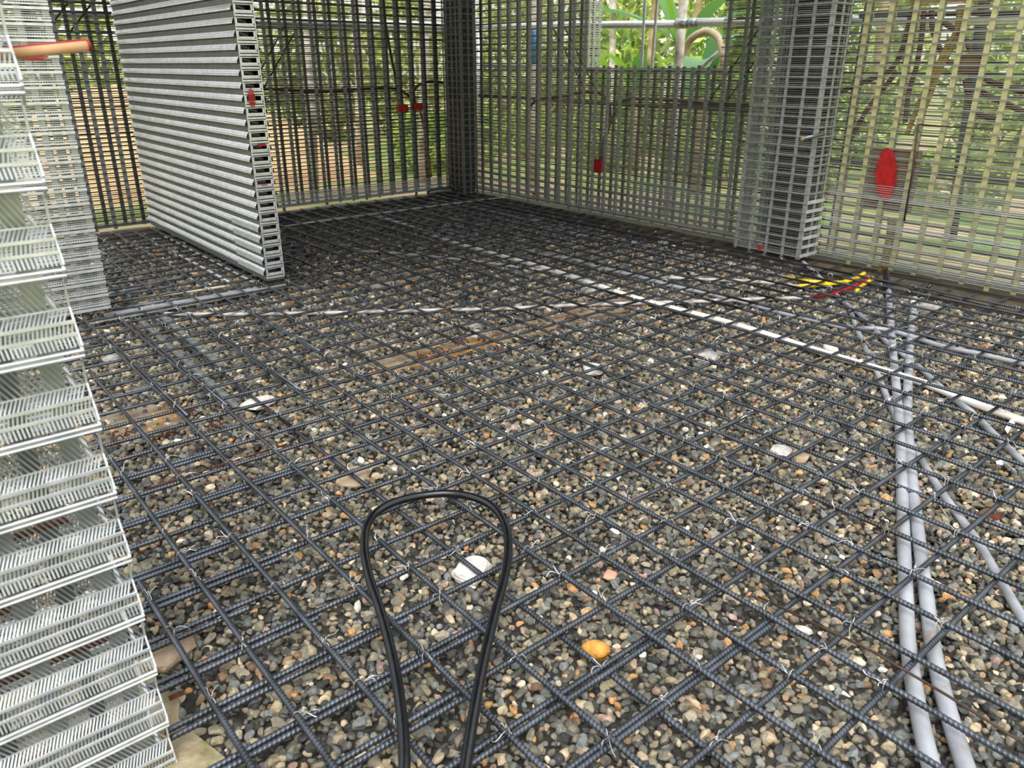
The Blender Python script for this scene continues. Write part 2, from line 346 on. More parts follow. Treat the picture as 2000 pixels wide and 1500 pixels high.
M['corr'] = mat('corrugated_zinc_sheet', (.40, .41, .41), .45, .7, c2=(.30, .31, .31), scale=8)
corr(fp, LP, .10, 2.55, M['corr'], 'corrugated_sheet', wall_m, PER)
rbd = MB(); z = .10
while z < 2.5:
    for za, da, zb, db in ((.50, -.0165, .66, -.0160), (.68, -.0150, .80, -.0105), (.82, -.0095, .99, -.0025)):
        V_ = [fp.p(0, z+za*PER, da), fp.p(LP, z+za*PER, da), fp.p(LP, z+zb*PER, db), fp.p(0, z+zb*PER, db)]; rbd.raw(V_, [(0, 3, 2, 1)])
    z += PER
M['rib'] = mat('sky_lit_zinc_rib', (.97, .98, 1.0), .25, .6, c2=(.86, .88, .90), scale=30)  # sky reflection on the upward slopes put into this paler colour
rbd.build('sky_lit_rib_band', M['rib'], wall_m)
cr2, _n = corr(Face((UP0+TH, VP, 0), (0, 1, 0), (1, 0, 0)), LP, .10, 2.55, M['corr'], 'corrugated_sheet', wall_m, PER, 1)
ln = MB(); i = 0; z = .10
while z < 2.5:                                                    # dark slot lines and stiffening wires on each corrugation
    for q in (.08, .2, .32): wire(ln, fp, 0, LP, z+q*PER, -.0025, .0022, .004)
    z += PER
ln.build('sheet_wire', M['galv'], wall_m)
lap = MB(); z = .10
while z < .42:
    lap.bar(fp.p(.0, z+.6*PER, -.019), fp.p(.42, z+.6*PER, -.019), .030, .002); z += PER
lap.build('lap_sheet', M['galv_bright'], wall_m)
fe = Face((UP0, VP, 0), (1, 0, 0), (0, 1, 0)); en = MB(); dk = MB(); z = .10
while z < 2.5:                                                    # stacked end brackets
    wire(en, fe, 0, TH, z+.008, -.004, .010, .010); wire(en, fe, 0, TH, z+.022, -.002, .006, .006); wire(en, fe, .004, TH-.004, z+.031, .004, .010, .002)
    wire(en, fe, 0, .014, z+.05, .0, .030, .004); wire(en, fe, TH-.014, TH, z+.05, .0, .030, .004); wire(en, fe, 0, TH, z+.064, -.002, .004, .006)
    en.bar(fe.p(.03, z+.056, .02), fe.p(.09, z+.042, .06), .006, .003)
    z += PER
en.bar(fe.p(.001, .1, -.006), fe.p(.001, 2.5, -.006), .004, .004, up=fe.a); en.bar(fe.p(TH, .1, -.006), fe.p(TH, 2.5, -.006), .005, .006, up=fe.a)
en.build('end_bracket', M['galv_bright'], wall_m)
dk.bar(fe.p(.004, 1.3, .10), fe.p(TH-.004, 1.3, .10), 2.4, .004); dk.build('core_strip', M['corr'], wall_m)
# left wall beside the doorway
flw = Face((-.9, VP, 0), (1, 0, 0), (0, 1, 0)); LL = 1.813
wl = MB(); wl.bar(flw.p(0, .095, .06), flw.p(LL, .095, .06), .014, .12); wall_l = wl.build('wall_left', M['galv_dull']); tag(wall_l, kind='structure')
lw = MB(); z = .10; PL = .072
while z < 2.5:
    wire(lw, flw, 0, LL, z, -.012, .013, .012); wire(lw, flw, 0, LL, z+.018, -.009, .008, .008); wire(lw, flw, 0, LL, z+.031, -.004, .006, .004)
    for k in range(3): wire(lw, flw, 0, LL, z+.040+k*.010, .002, .0035, .003)
    s = .9
    while s < LL: lw.bar(flw.p(s, z+.022, -.006), flw.p(s+.006, z+.034, .004), .003, .002, up=flw.a); s += .012
    z += PL
s = .03
while s < LL+.02:
    st = MB(); st.bar(flw.p(min(s, LL-.016), .09, .006), flw.p(min(s, LL-.016), 2.5, .006), .03, .002, up=flw.a); st.build('vertical_strip', M['galv'], wall_l); s += .1497
lw.build('front_wire_layer', M['galv_bright'], wall_l)
lr = MB(); z = .12
while z < 2.5:
    wire(lr, flw, 0, LL, z, .12, .010, .006); wire(lr, flw, 0, LL, z+.03, .12, .004, .004); z += PL
lr.bar(flw.p(LL-.001, .1, .06), flw.p(LL-.001, 2.5, .06), .004, .004)
lr.build('rear_wire_layer', M['galv_dull'], wall_l)
for s in (1.32, 1.47, 1.62, 1.76):
    st = MB(); st.bar(flw.p(s, .09, .112), flw.p(s, 2.5, .112), .035, .002, up=flw.a); st.build('vertical_strip', M['galv_dull'], wall_l)
# near left panel: ribbed expanded lath with slanted slats
fn = Face((-.42, 1.38, 0), (1, 0, 0), (0, 1, 0)); LN = .630; PN = .1335
wn = MB(); wn.bar(fn.p(0, .03, .07), fn.p(LN-.01, .03, .07), .02, .13); wall_f = wn.build('wall_front', M['galv_dull']); tag(wall_f, kind='structure')
def lath(f, L, zs, out, name_s, name_r, parent, edge_wave=.0):
    sl = MB(); rb = MB()
    prof = [(0.0, .028), (-.010, .028), (-.016, .003), (-.068, .0), (-.086, .020), (-.106, .023), (-.126, .030)]   # z below the double rib, bulge
    lean = [None, 'n', -.030, .012, .004, -.002]
    z = zs
    while z > .05:
        for dz, dd, r in ((0, .030, .0030), (-.009, .030, .0030)):
            sl_z = z+dz; rb.tube([f.p(0, sl_z, -out*dd), f.p(L+.002, sl_z, -out*dd)], r, 8)
        rb.bar(f.p(0, z-.0045, -out*.027), f.p(L-.03, z-.0045, -out*.027), .008, .001)
        for zz, dd in ((-.086, .021), (-.106, .024)): rb.bar(f.p(0, z+zz, -out*dd), f.p(L, z+zz, -out*dd), .0050, .0045)
        rb.bar(f.p(0, z-.068, -out*.001), f.p(L, z-.068, -out*.001), .0025, .002)
        for k in range(1, len(prof)-1):
            (za, da), (zb, db) = prof[k], prof[k+1]; ln_ = lean[k]
            if ln_ == 'n': ln_ = 0
            s = .0
            while s < L:
                s2 = s-ln_
                if 0 <= s2 <= L: sl.bar(f.p(s, z+za, -out*da), f.p(s2, z+zb, -out*db), .0030, .0009, up=f.a)
                s += .0092 if k == 2 else .0062
        z -= PN
    rb.build(name_r, M['galv_bright'], parent); sl.build(name_s, M['galv'], parent)
lath(fn, LN, 1.865, 1, 'slanted_slats', 'lath_ribs', wall_f)
lath(Face((-.42, 1.51, 0), (1, 0, 0), (0, 1, 0)), LN-.012, 1.83, -1, 'slanted_slats', 'lath_ribs', wall_f)
ed = MB(); z = 1.865
while z > .05:                                                    # folded edge clips
    ed.bar(fn.p(LN, z+.004, -.032), fn.p(LN+.002, z-.024, -.004), .004, .008, up=fn.a); ed.bar(fn.p(LN, z-.022, -.004), fn.p(LN, z-.068, 0), .003, .006, up=fn.a)
    ed.bar(fn.p(LN, z-.068, 0), fn.p(LN+.001, z-.126, -.03), .003, .008, up=fn.a); ed.bar(fn.p(LN-.02, z-.07, 0), fn.p(LN-.012, z-.07, .11), .006, .006)
    z -= PN
ed.build('edge_clip', M['galv_bright'], wall_f)
for s, w in ((.10, .028), (.28, .03), (.455, .032), (.585, .03)):
    st = MB(); st.bar(fn.p(s, .04, .012), fn.p(s, 1.95, .012), w, .0015, up=fn.a); st.build('vertical_strip', M['galv'], wall_f)
for s in (.17, .37, .53):
    st = MB(); st.bar(fn.p(s, .04, .118), fn.p(s, 1.95, .118), .03, .0015, up=fn.a); st.build('vertical_strip', M['galv_dull'], wall_f)
for i, (z, s1) in enumerate(((.10, .52), (.30, .60), (.44, .45), (.58, .56), (.75, .42), (.92, .50))):
    t = MB(); t.tube([fn.p(0, z, .055), fn.p(s1, z+.012, .065)], .0065, 8); o = t.build('rusty_rod', M['rust'], None, True)
    tag(o, f'rusty rod laid inside the near left lath panel, {ordw(i+1)} from the floor', 'rod', 'rusty rods inside the near panel')
# ceiling deck over the back of the room (unseen, added to shade it)
c = MB(); c.box(1.0, 5.5, 2.4, 7.5, 2.62, 2.72); o = c.build('added_ceiling', M['added_ceil']); tag(o, kind='structure')
# ------------------------------------------------------------------ columns
def column(name, faces, core, z0, z1, label, pitch, core_mat='core', wm='galv'):
    r = empty(name, (core[0], core[2], 0)); tag(r, label, 'column')
    def rel(mb):
        mb.v = [v-np.array([core[0], core[2], 0]) for v in mb.v]; return mb
    for f, L in faces:
        w = MB(); z = z0+.01; i = 0
        while z < z1:
            wire(w, f, 0, L, z, -.003, .010, .006)
            for k in range(1, 5): wire(w, f, 0, L, z+k*.0124+random.uniform(-.002, .002), .003, random.choice((.0022, .0022, .0045)), .003)
            z += .062
        rel(w).build('wire_face', M[wm], r)
        n = max(1, round(L/pitch)); 
        for k in range(n+1):
            s = min(max(k*L/n, .012), L-.012); st = MB(); st.bar(f.p(s, z0-.01, .0), f.p(s, z1, .0), .024, .002, up=f.a); rel(st).build('vertical_strip', M[wm], r)
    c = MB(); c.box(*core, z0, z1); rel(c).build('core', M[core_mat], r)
    return r
UC, V0, V1 = 4.965, 2.83, 3.37
column('lattice_column', [(Face((UC, V0, 0), (0, 1, 0), (1, 0, 0)), V1-V0), (Face((UC, V0, 0), (1, 0, 0), (0, 1, 0)), .22), (Face((UC, V1, 0), (1, 0, 0), (0, -1, 0)), .22)], (5.10, 5.185, V0+.03, V1-.16), .095, 2.5, 'square galvanised lattice column standing against the window wall', .135)
column('lattice_column', [(Face((4.95, 6.79, 0), (1, 0, 0), (0, 1, 0)), .19), (Face((4.95, 6.79, 0), (0, 1, 0), (1, 0, 0)), .32)], (4.975, 5.13, 6.83, 7.10), .075, 2.5, 'dark lattice pillar in the far corner of the room', .09, wm='galv_dull')
br = MB(); fc = Face((UC, V0, 0), (1, 0, 0), (0, 1, 0)); z = .11
for i in range(7): br.bar(fc.p(0, z, -.008), fc.p(.22, z, -.008), .024, .004); z += .062
br.build('bright_band', M['galv_bright'], None)
o = D.objects['bright_band']; r_ = D.objects['lattice_column']; o.parent = r_; o.matrix_parent_inverse = r_.matrix_basis.inverted()
# ------------------------------------------------------------------ rebar mat
RB = .0078; ZB = .0560; ZA = .0715; ZL = .0405
NS = 7
def rebar_mesh(name, axis, c, s0, s1, z, ribs, wob=.002, ends=None):
    """ribbed bar along axis 0 or 1"""
    L = s1-s0; ph = random.uniform(0, 6); yaw = random.uniform(-.0022, .0022)
    st = []
    if ribs:
        a0, a1 = max(s0, ribs[0]), min(s1, ribs[1]); per = .0105
        if a0 > s0: st += [(s, 0) for s in np.arange(s0, a0, .35)]
        s = a0
        while s < a1:
            st += [(s, 0), (s+per*.52, 0), (s+per*.64, 1), (s+per*.88, 1)]; s += per
        if a1 < s1: st += [(s, 0) for s in np.arange(a1, s1, .35)]
        st.append((s1, 0))
    else: st = [(s, .3) for s in np.linspace(s0, s1, max(2, int(L/.4)))]
    S = np.array([q[0] for q in st]); Rr = RB*(.93+.085*np.array([q[1] for q in st])); n = len(S)
    th = np.arange(NS)*2*math.pi/NS+.3
    mid = (s0+s1)/2
    cl = c+wob*np.sin(S*1.7+ph)+yaw*(S-mid); cz = z+.0012*np.sin(S*2.3+ph*2)
    sh = .0045*np.sin(th)[None, :]                                  # ribs lie askew
    X = np.repeat(S[:, None], NS, 1)+sh*(np.array([1 if ribs else 0])[None, :])
    A = cl[:, None]+Rr[:, None]*np.cos(th)[None]; Z = cz[:, None]+Rr[:, None]*np.sin(th)[None]
    V = np.stack([X, A, Z] if axis == 0 else [A, X, Z], -1).reshape(-1, 3)
    i, k = np.meshgrid(np.arange(n-1), np.arange(NS), indexing='ij'); k2 = (k+1) % NS
    Q = np.stack([i*NS+k, i*NS+k2, (i+1)*NS+k2, (i+1)*NS+k], -1).reshape(-1, 4)
    me = D.meshes.new(name); me.vertices.add(len(V)); me.vertices.foreach_set('co', V.astype(np.float32).ravel())
    nl = len(Q)*4+2*NS; loops = np.concatenate([Q.ravel(), np.arange(NS)[::-1], np.arange((n-1)*NS, n*NS)])
    me.loops.add(nl); me.loops.foreach_set('vertex_index', loops.astype(np.int32))
    ls = np.concatenate([np.arange(0, len(Q)*4, 4), [len(Q)*4, len(Q)*4+NS]]).astype(np.int32)
    me.polygons.add(len(Q)+2); me.polygons.foreach_set('loop_start', ls)
    me.polygons.foreach_set('use_smooth', np.concatenate([np.ones(len(Q), bool), [False, False]]))
    me.update(calc_edges=True); me.materials.append(M['rebar'])
    o = D.objects.new(name, me); COL.objects.link(o); return o
AU = [.315, .44, .587, .756, .914, 1.070, 1.218, 1.365, 1.503, 1.643, 1.81, 1.955, 2.115, 2.267, 2.455, 2.565, 2.71, 2.875, 3.04, 3.20, 3.37, 3.53, 3.695, 3.85, 4.02, 4.18, 4.35, 4.50, 4.655, 4.80, 4.93]
LOWER = (1.070, 2.455)
BV = [1.10+.1515*k for k in range(-4, 40)]
up = sorted([u for u in AU if u not in LOWER], reverse=True)
for i, u in enumerate(up):
    v0 = -.6; v1 = VB-.06 if u > .92 else 4.58
    if u < .5: v1 = {0.315: 1.95, .44: 3.0}[u]
    elif u < .7: v1 = 3.72
    o = rebar_mesh('rebar', 1, u, v0, v1, ZA, (v0, 3.0) if u < 3.4 else (v0, 2.4))
    tag(o, f'dark ribbed upper rebar running parallel to the window wall, {ordw(i+1)} from that wall', 'rebar', 'upper rebars along the room')
for u, lb, v0, v1 in ((1.070, 'lower rebar tied under the crossing bars left of centre, above the pale blocks', -.6, 6.6), (2.455, 'lower rebar tied under the crossing bars right of centre, above the broken blocks', -.6, 5.0)):
    o = rebar_mesh('rebar', 1, u, v0, v1, ZL, (v0, 2.6)); tag(o, lb, 'rebar', 'lower rebars along the room')
for i, v in enumerate(sorted(BV, reverse=True)):
    u0 = .08 if not 1.3 < v < 1.62 else .213
    if v > 1.9: u0 = .2+.0*v
    if v > 4.7: u0 = .93
    u1 = 5.14+random.uniform(-.03, .05)
    if 2.8 < v < 3.4: u1 = 4.94
    rb = (u0, 3.2) if v < 3.2 else None
    o = rebar_mesh('rebar', 0, v, u0, u1, ZB, rb)
    tag(o, f'dark ribbed crossing rebar reaching the window wall, {ordw(i+1)} row from the back wall', 'rebar', 'crossing rebars across the room')
laps = []
for k, v, a, b_ in ((0, 1.10, .2, .80), (1, 1.2515, .2, .96), (2, 1.403, .215, .80), (3, 1.5545, .215, .62), (4, 1.706, .2, .50), (5, 1.8575, .2, .66), (6, 2.009, .2, .56), (8, 2.312, .2, .95), (10, 2.615, .2, .78), (-1, .9485, .45, 1.25), (-2, .797, .6, 1.5)):
    o = rebar_mesh('rebar', 0, v-.0175, a, b_, ZB-.002, (a, b_)); n = len(BV)-(k+4)
    tag(o, f'short lap rebar lying against the {ordw(n)} crossing row from the back wall', 'rebar', 'short lap rebars at the near left')
for u, a, b_ in ((.756, 2.95, 4.2), (.914, 2.95, 4.35), (1.218, 2.9, 4.3), (1.503, 3.3, 4.3)):
    o = rebar_mesh('rebar', 1, u+.0175, a, b_, ZA-.001, None); n = up.index(u)+1
    tag(o, f'short lap rebar beside the {ordw(n)} upper rebar from the window wall', 'rebar', 'short lap rebars at the mid left')
o = None
t = MB(); t.tube([at(1480, 1165, .083), at(1700, 1270, .086), at(1850, 1358, .088), at(2060, 1490, .09)], .0035, 6); o = t.build('rusty_rod', M['rustbar'], None, True)
tag(o, 'thin brown rod lying on the rebar mat at lower right', 'rod')
t = MB(); t.tube([at(280, 958, .05), at(420, 912, .05), at(560, 868, .05)], .004, 6); o = t.build('rusty_rod', M['rust'], None, True)
tag(o, 'thin rusty bar under the mat beside the near left panel', 'rod')
# ------------------------------------------------------------------ wire ties
def tie_mesh(k):
    r = random.Random(k); b = MB(); pts = []
    for i in range(13):
        a = math.pi*2*i/12*1.05; pts.append((.0105*math.cos(a)+.001*i/12, .0105*math.cos(a)*.6, .0175*math.sin(a)-.0075))
    b.tube(pts, .0009, 4)
    for s in (1, -1):
        l = r.uniform(.012, .035); c_ = r.uniform(-.02, .02)
        b.tube(spline([(.010, .006, 0.0), (.012+l*.4, .006+c_*.3+s*.003, .010), (.012+l*.8, c_+s*.006, .012+r.uniform(-.008, .008)), (.012+l, c_*1.4+s*.01, .006+r.uniform(-.012, .008))], 3), .0008, 4)
    if k % 2: b.tube([(.012+.004*math.cos(a), .006, .013+.004*math.sin(a)) for a in np.linspace(0, 6.2, 8)], .0009, 4)
    return b
TV = [tie_mesh(k) for k in range(6)]
spots = []
for i, u in enumerate(AU):
    for j_, v in enumerate(BV):
        if (i+j_) % 2 and random.random() < .72: continue
        if not (i+j_) % 2 and random.random() < .12: continue
        if v > 4.6 and u < .95: continue
        if u < .6 and v > (1.95 if u < .4 else 2.9): continue
        x, y, w = proj((u, v, .06))
        if w > .3 and -40 < x < 2040 and y < 1540: spots.append((w, u, v))
spots.sort(); tie0 = []
for idx, (w, u, v) in enumerate(spots[:300]):
    k = idx % 6
    if idx < 6: o = TV[k].build('wire_tie', M['tie'], None); tie0.append(o)
    else: o = tie0[k].copy(); COL.objects.link(o)
    z = ZA if u not in LOWER else ZB
    o.location = (u, v, z+.003); o.rotation_euler = (0, 0, random.choice((0, 1.57, 3.14, 4.71))+random.uniform(-.5, .5)+.78)
    tag(o, 'thin bright wire tie twisted round a rebar crossing', 'wire tie', 'wire ties on the rebar crossings')
far = MB()
for w, u, v in spots[300:]:
    q = TV[random.randrange(6)]; a = random.uniform(0, 6.28); c_, s_ = math.cos(a), math.sin(a); R_ = np.array([[c_, -s_, 0], [s_, c_, 0], [0, 0, 1]])*.9
    fs = []; 
    V = np.concatenate(q.v)@R_.T+np.array([u, v, ZA+.003]); far.raw(V, q.f)
tag(far.build('wire_tie', M['tie']), 'many small bright wire ties on the far rebar crossings', 'wire tie', kind='stuff')
# ------------------------------------------------------------------ pipes and conduits on the ground
def pipe(name, pix, z, r, m, label, cat='pipe', group=None, sub=6, n=12, parent=None):
    zs = z if hasattr(z, '__len__') else [z]*len(pix)
    b = MB(); b.tube(spline([at(x, y, zz) for (x, y), zz in zip(pix, zs)], sub), r, n); o = b.build(name, M[m], parent, True)
    if label: tag(o, label, cat, group)
    return o
pipe('conduit', [(1735, 566), (1740, 640), (1748, 730), (1757, 830), (1762, 950), (1765, 1050), (1769, 1150), (1774, 1260), (1792, 1380), (1822, 1510), (1850, 1600)], .024, .0195, 'pvc', 'thick grey conduit, left one of the parallel pair at right', 'conduit')
pipe('conduit', [(1785, 592), (1779, 650), (1774, 730), (1772, 800), (1778, 900), (1786, 980), (1798, 1080), (1810, 1170), (1825, 1280), (1855, 1400), (1890, 1510), (1925, 1600)], .024, .0195, 'pvc', 'thick grey conduit, right one of the parallel pair at right', 'conduit')
b = MB(); b.tube([at(1735, 568, .03), at(1733, 553, .05), at(1730, 530, .10)], .021, 12); tag(b.build('pipe_sleeve', M['black'], None, True), 'short black sleeve on the end of the left thick conduit', 'sleeve')
b = MB(); b.tube([at(1785, 597, .026), at(1786, 585, .03)], .023, 12); tag(b.build('pipe_coupling', M['pvc_white'], None, True), 'white coupling on the far end of the right thick conduit', 'coupling')
b = MB(); b.tube(spline([at(1790, 580, .03), at(1806, 567, .05), at(1818, 556, .08)]), .012, 10); tag(b.build('cable', M['black'], None, True), 'black cable stub beside the window wall by the white coupling', 'cable')
pipe('conduit', [(1568, 512), (1610, 550), (1640, 583), (1670, 607), (1703, 637), (1730, 667), (1760, 691), (1787, 710), (1828, 748), (1865, 781), (1905, 812), (1953, 860), (2010, 912)], [.06]+[.02]*12, .0135, 'pvc', 'thin grey conduit running from the column base to the right edge', 'conduit')
pipe('conduit', [(1658, 597), (1670, 634), (1685, 670), (1700, 703), (1715, 733), (1733, 778), (1748, 812), (1766, 848), (1788, 880), (1833, 953), (1873, 1008), (1913, 1064), (1951, 1129), (2010, 1230)], .014, .0135, 'pvc', 'thin grey conduit passing under the parallel pair to the lower right', 'conduit')
pipe('conduit', [(850, 447), (890, 460), (950, 473), (1025, 491), (1114, 506), (1162, 521), (1240, 539), (1306, 557), (1375, 572), (1450, 590), (1525, 611), (1600, 628), (1640, 638), (1690, 641), (1735, 645), (1790, 661), (1850, 679), (1910, 691), (2020, 716)], .022, .0135, 'pvc', 'long grey conduit crossing over the parallel pair toward the back', 'conduit')
g6 = pipe('conduit', [(322, 613), (420, 614), (520, 613), (650, 611), (750, 608), (900, 605), (1000, 602), (1120, 596), (1220, 593), (1390, 588), (1480, 584), (1585, 581)], .026, .0115, 'pvc_light', 'pale conduit crossing the middle of the room with a red taped end', 'conduit')
pipe('tape_wrap', [(1580, 581), (1612, 576), (1645, 568), (1680, 553), (1704, 543)], [.026, .03, .035, .05, .06], .0125, 'red', None, parent=g6)['label'] = 'dark red taped end'
g7 = pipe('conduit', [(1290, 541), (1340, 544), (1400, 547), (1475, 550), (1520, 555), (1562, 560)], .026, .0125, 'pvc_light', 'short pale conduit with a yellow taped end near the column', 'conduit')
pipe('tape_wrap', [(1556, 559), (1595, 557), (1640, 552), (1668, 545), (1688, 534)], [.028, .03, .034, .04, .05], .0135, 'yellow', None, parent=g7)['label'] = 'yellow taped end'
g8 = pipe('conduit', [(905, 401), (995, 422), (1090, 449), (1180, 467), (1270, 485), (1360, 506), (1450, 524), (1525, 540)], .024, .0135, 'pvc', 'grey conduit lying along the foot of the window wall', 'conduit')
pipe('tape_wrap', [(1520, 539), (1537, 544)], .024, .0143, 'cream', None, parent=g8)
pipe('tape_wrap', [(1535, 543), (1580, 550), (1620, 552), (1650, 553)], .026, .0145, 'yellow', None, parent=g8)['label'] = 'yellow taped end'
pipe('conduit', [(1672, 569), (1686, 556), (1706, 544)], [.03, .04, .06], .012, 'yellow', 'loose yellow conduit end at the foot of the window wall', 'conduit')
pipe('pipe', [(728, 419), (800, 443), (880, 472), (960, 494), (1050, 520), (1135, 546), (1225, 577), (1310, 601), (1420, 629), (1510, 657), (1600, 686), (1700, 716), (1805, 749), (1895, 785), (2010, 826)], .030, .0165, 'pvc_white', 'long white pipe running diagonally from the back wall to the right edge', 'pipe')
pipe('pipe', [(545, 446), (620, 433), (700, 421), (780, 411), (850, 402), (930, 393), (985, 386)], .03, .014, 'pvc_white', 'white pipe lying along the foot of the back wall', 'pipe')
pipe('conduit', [(632, 480), (670, 478), (710, 490), (770, 494), (860, 503), (935, 511), (1000, 520), (1060, 528)], .016, .010, 'pvc_light', 'faint grey conduit snaking from the middle partition across the back', 'conduit')
pipe('pipe', [(330, 490), (380, 515), (446, 551)], .026, .0125, 'pvc_white', 'white pipe on the floor of the side room near its middle', 'pipe')
pipe('pipe', [(318, 458), (400, 500), (495, 550)], .030, .013, 'pvc_white', 'white pipe against the foot of the corrugated partition', 'pipe')
pipe('conduit', [(214, 574), (290, 557), (350, 543), (366, 528)], .022, .0135, 'pvc', 'grey conduit just inside the side room doorway', 'conduit')
pipe('pipe', [(226, 591), (300, 579), (380, 568), (455, 557)], .026, .009, 'cream', 'slim cream pipe across the side room doorway', 'pipe')
# galvanised floor tracks
def track(pa, pb, z, w, label, m='galv_bright', h=.014):
    a, b_ = at(*pa, z), at(*pb, z); d = (b_-a)/np.linalg.norm(b_-a); s_ = np.array([-d[1], d[0], 0]); r = MB()
    r.bar(a, b_, .003, w); r.bar(a+s_*w/2+UP*h/2, b_+s_*w/2+UP*h/2, h, .002); r.bar(a-s_*w/2+UP*h/2, b_-s_*w/2+UP*h/2, h, .002)
    o = r.build('floor_track', M[m]); tag(o, label, 'metal track'); return o
track((205, 618), (505, 566), .030, .035, 'galvanised track across the doorway, the one farther from the camera')
track((172, 632), (562, 559), .030, .040, 'galvanised track across the doorway, the one nearer the camera')
track((268, 622), (460, 795), .022, .024, 'dull metal strip lying lengthwise under the mat, left of the pair', 'galv')
track((312, 616), (430, 715), .022, .030, 'dull metal strip lying lengthwise under the mat, right of the pair', 'galv')
# black hose loop lying on the mat
hp = [(770, 1640), (782, 1560), (790, 1490), (784, 1390), (768, 1290), (745, 1200), (722, 1130), (712, 1075), (716, 1030), (736, 1000), (775, 979), (830, 967), (880, 964), (930, 973), (966, 993), (987, 1026), (993, 1065), (986, 1125), (966, 1200), (945, 1290), (926, 1390), (910, 1490), (900, 1560), (880, 1640)]
zz = [.095]*len(hp)
b = MB(); b.tube(spline([at(x, y, z) for (x, y), z in zip(hp, zz)], 6), .0125, 16); o = b.build('hose', M['black'], None, True)
tag(o, 'glossy black hose bent in a loop on the rebar in the foreground', 'hose')
# ------------------------------------------------------------------ loose blocks and stones
def rock(name, px, py, size, m, label, cat, boxy=0.0, zoff=0.0, seed=0, rot=0):
    r = np.random.default_rng(seed); V, Fc = ICO[2]; V = V.copy()
    if boxy:
        bb = .55+.4*boxy; V = (1-bb)*V+bb*V/np.abs(V).max(1)[:, None]
    for _ in range(9 if not boxy else 4):
        nn = r.normal(size=3); nn /= np.linalg.norm(nn); d = r.uniform(.62, .85)*(1.55 if boxy > .55 else 1.25 if boxy else 1); t = V@nn; V = V-np.maximum(t-d, 0)[:, None]*nn
    V = V+r.normal(0, .02, V.shape)
    V = V/np.abs(V).max(0)*np.array(size)/2*np.array((1.25, 1.25, 1.0) if boxy else (1, 1, 1))
    c_, s_ = math.cos(rot), math.sin(rot); V = V@np.array([[c_, s_, 0], [-s_, c_, 0], [0, 0, 1]])
    p = at(px, py, size[2]/2); b = MB(); b.raw(V, [tuple(f) for f in Fc]); o = b.build(name, M[m])
    o.location = (p[0], p[1], size[2]/2-.004+zoff); tag(o, label, cat); return o
rock('concrete_block', 505, 788, (.115, .085, .030), 'stoneW', 'broken pale block under the mat at left, beside the metal strips', 'block', .3, .006, 1, .4)
rock('concrete_block', 1157, 722, (.105, .07, .028), 'stoneW', 'whitish broken block near the centre, left of the grey cube', 'block', .3, .008, 2, .9)
rock('concrete_block', 1382, 697, (.085, .080, .042), 'stoneG', 'square grey concrete cube near the white pipe', 'block', .75, 0, 3, .35)
rock('concrete_block', 1525, 884, (.060, .06, .030), 'stoneG', 'grey broken block at right under the mat, left half of a pair', 'block', .3, .008, 4, .2)
rock('concrete_block', 1562, 893, (.075, .055, .030), 'stoneT', 'tan broken block at right under the mat, right half of a pair', 'block', .2, .008, 5, .7)
rock('concrete_block', 690, 930, (.105, .085, .030), 'stoneT', 'beige flat stone under the mat left of the hose loop', 'block', .1, 0, 6, .7)
rock('concrete_block', 922, 1112, (.085, .068, .036), 'stoneW', 'light grey brick piece framed by the black hose loop', 'block', .7, 0, 7, .35)
rock('rock', 1164, 1272, (.078, .060, .058), 'stoneY', 'single ochre yellow rock on the gravel in the foreground', 'rock', 0, 0, 8, 2.3)
rock('tile_chip', 1192, 1124, (.034, .03, .014), 'chip', 'small pink tile chip on the gravel right of the hose', 'chip', .2, .004, 9, .5)
rock('concrete_block', 932, 634, (.07, .06, .032), 'stoneG', 'small grey block just beyond the old footing strip, upper of two', 'block', .7, 0, 10, .3)
rock('concrete_block', 927, 652, (.075, .06, .032), 'stoneG', 'small grey block by the old footing strip, lower of two', 'block', .7, 0, 11, .3)
rock('concrete_block', 745, 556, (.10, .07, .03), 'stoneG', 'grey flat block in the shade right of the corrugated partition', 'block', .6, 0, 12, .3)
rock('concrete_block', 1152, 563, (.10, .08, .032), 'stoneG', 'grey block beside the white pipe toward the back', 'block', .6, 0, 13, .5)
rock('concrete_block', 226, 697, (.10, .07, .02), 'stoneG', 'flat grey shard next to the near left panel edge', 'block', .3, 0, 14, .2)
rock('concrete_block', 285, 757, (.13, .09, .012), 'galv', 'flat grey plate half buried in gravel by the left metal strip', 'plate', .5, 0, 15, .3)
rock('concrete_block', 1813, 600, (.11, .10, .045), 'stoneG', 'grey block at the foot of the window wall near the white coupling', 'block', .75, 0, 16, .1)
rock('concrete_block', 1622, 680, (.08, .06, .03), 'stoneW', 'pale block close behind the white pipe at right', 'block', .4, 0, 17, .6)
rock('concrete_block', 1042, 429, (.09, .09, .045), 'stoneG', 'grey cube near the far corner under the mat', 'block', .75, 0, 18, .3)
rock('concrete_block', 332, 1278, (.10, .07, .028), 'stoneT', 'tan slab fragment beside the mossy footing at lower left', 'block', .3, .012, 19, .5)
rock('concrete_block', 1300, 470, (.10, .07, .045), 'stoneG', 'dull block near the window wall footing, left of the column', 'block', .6, 0, 21, .3)
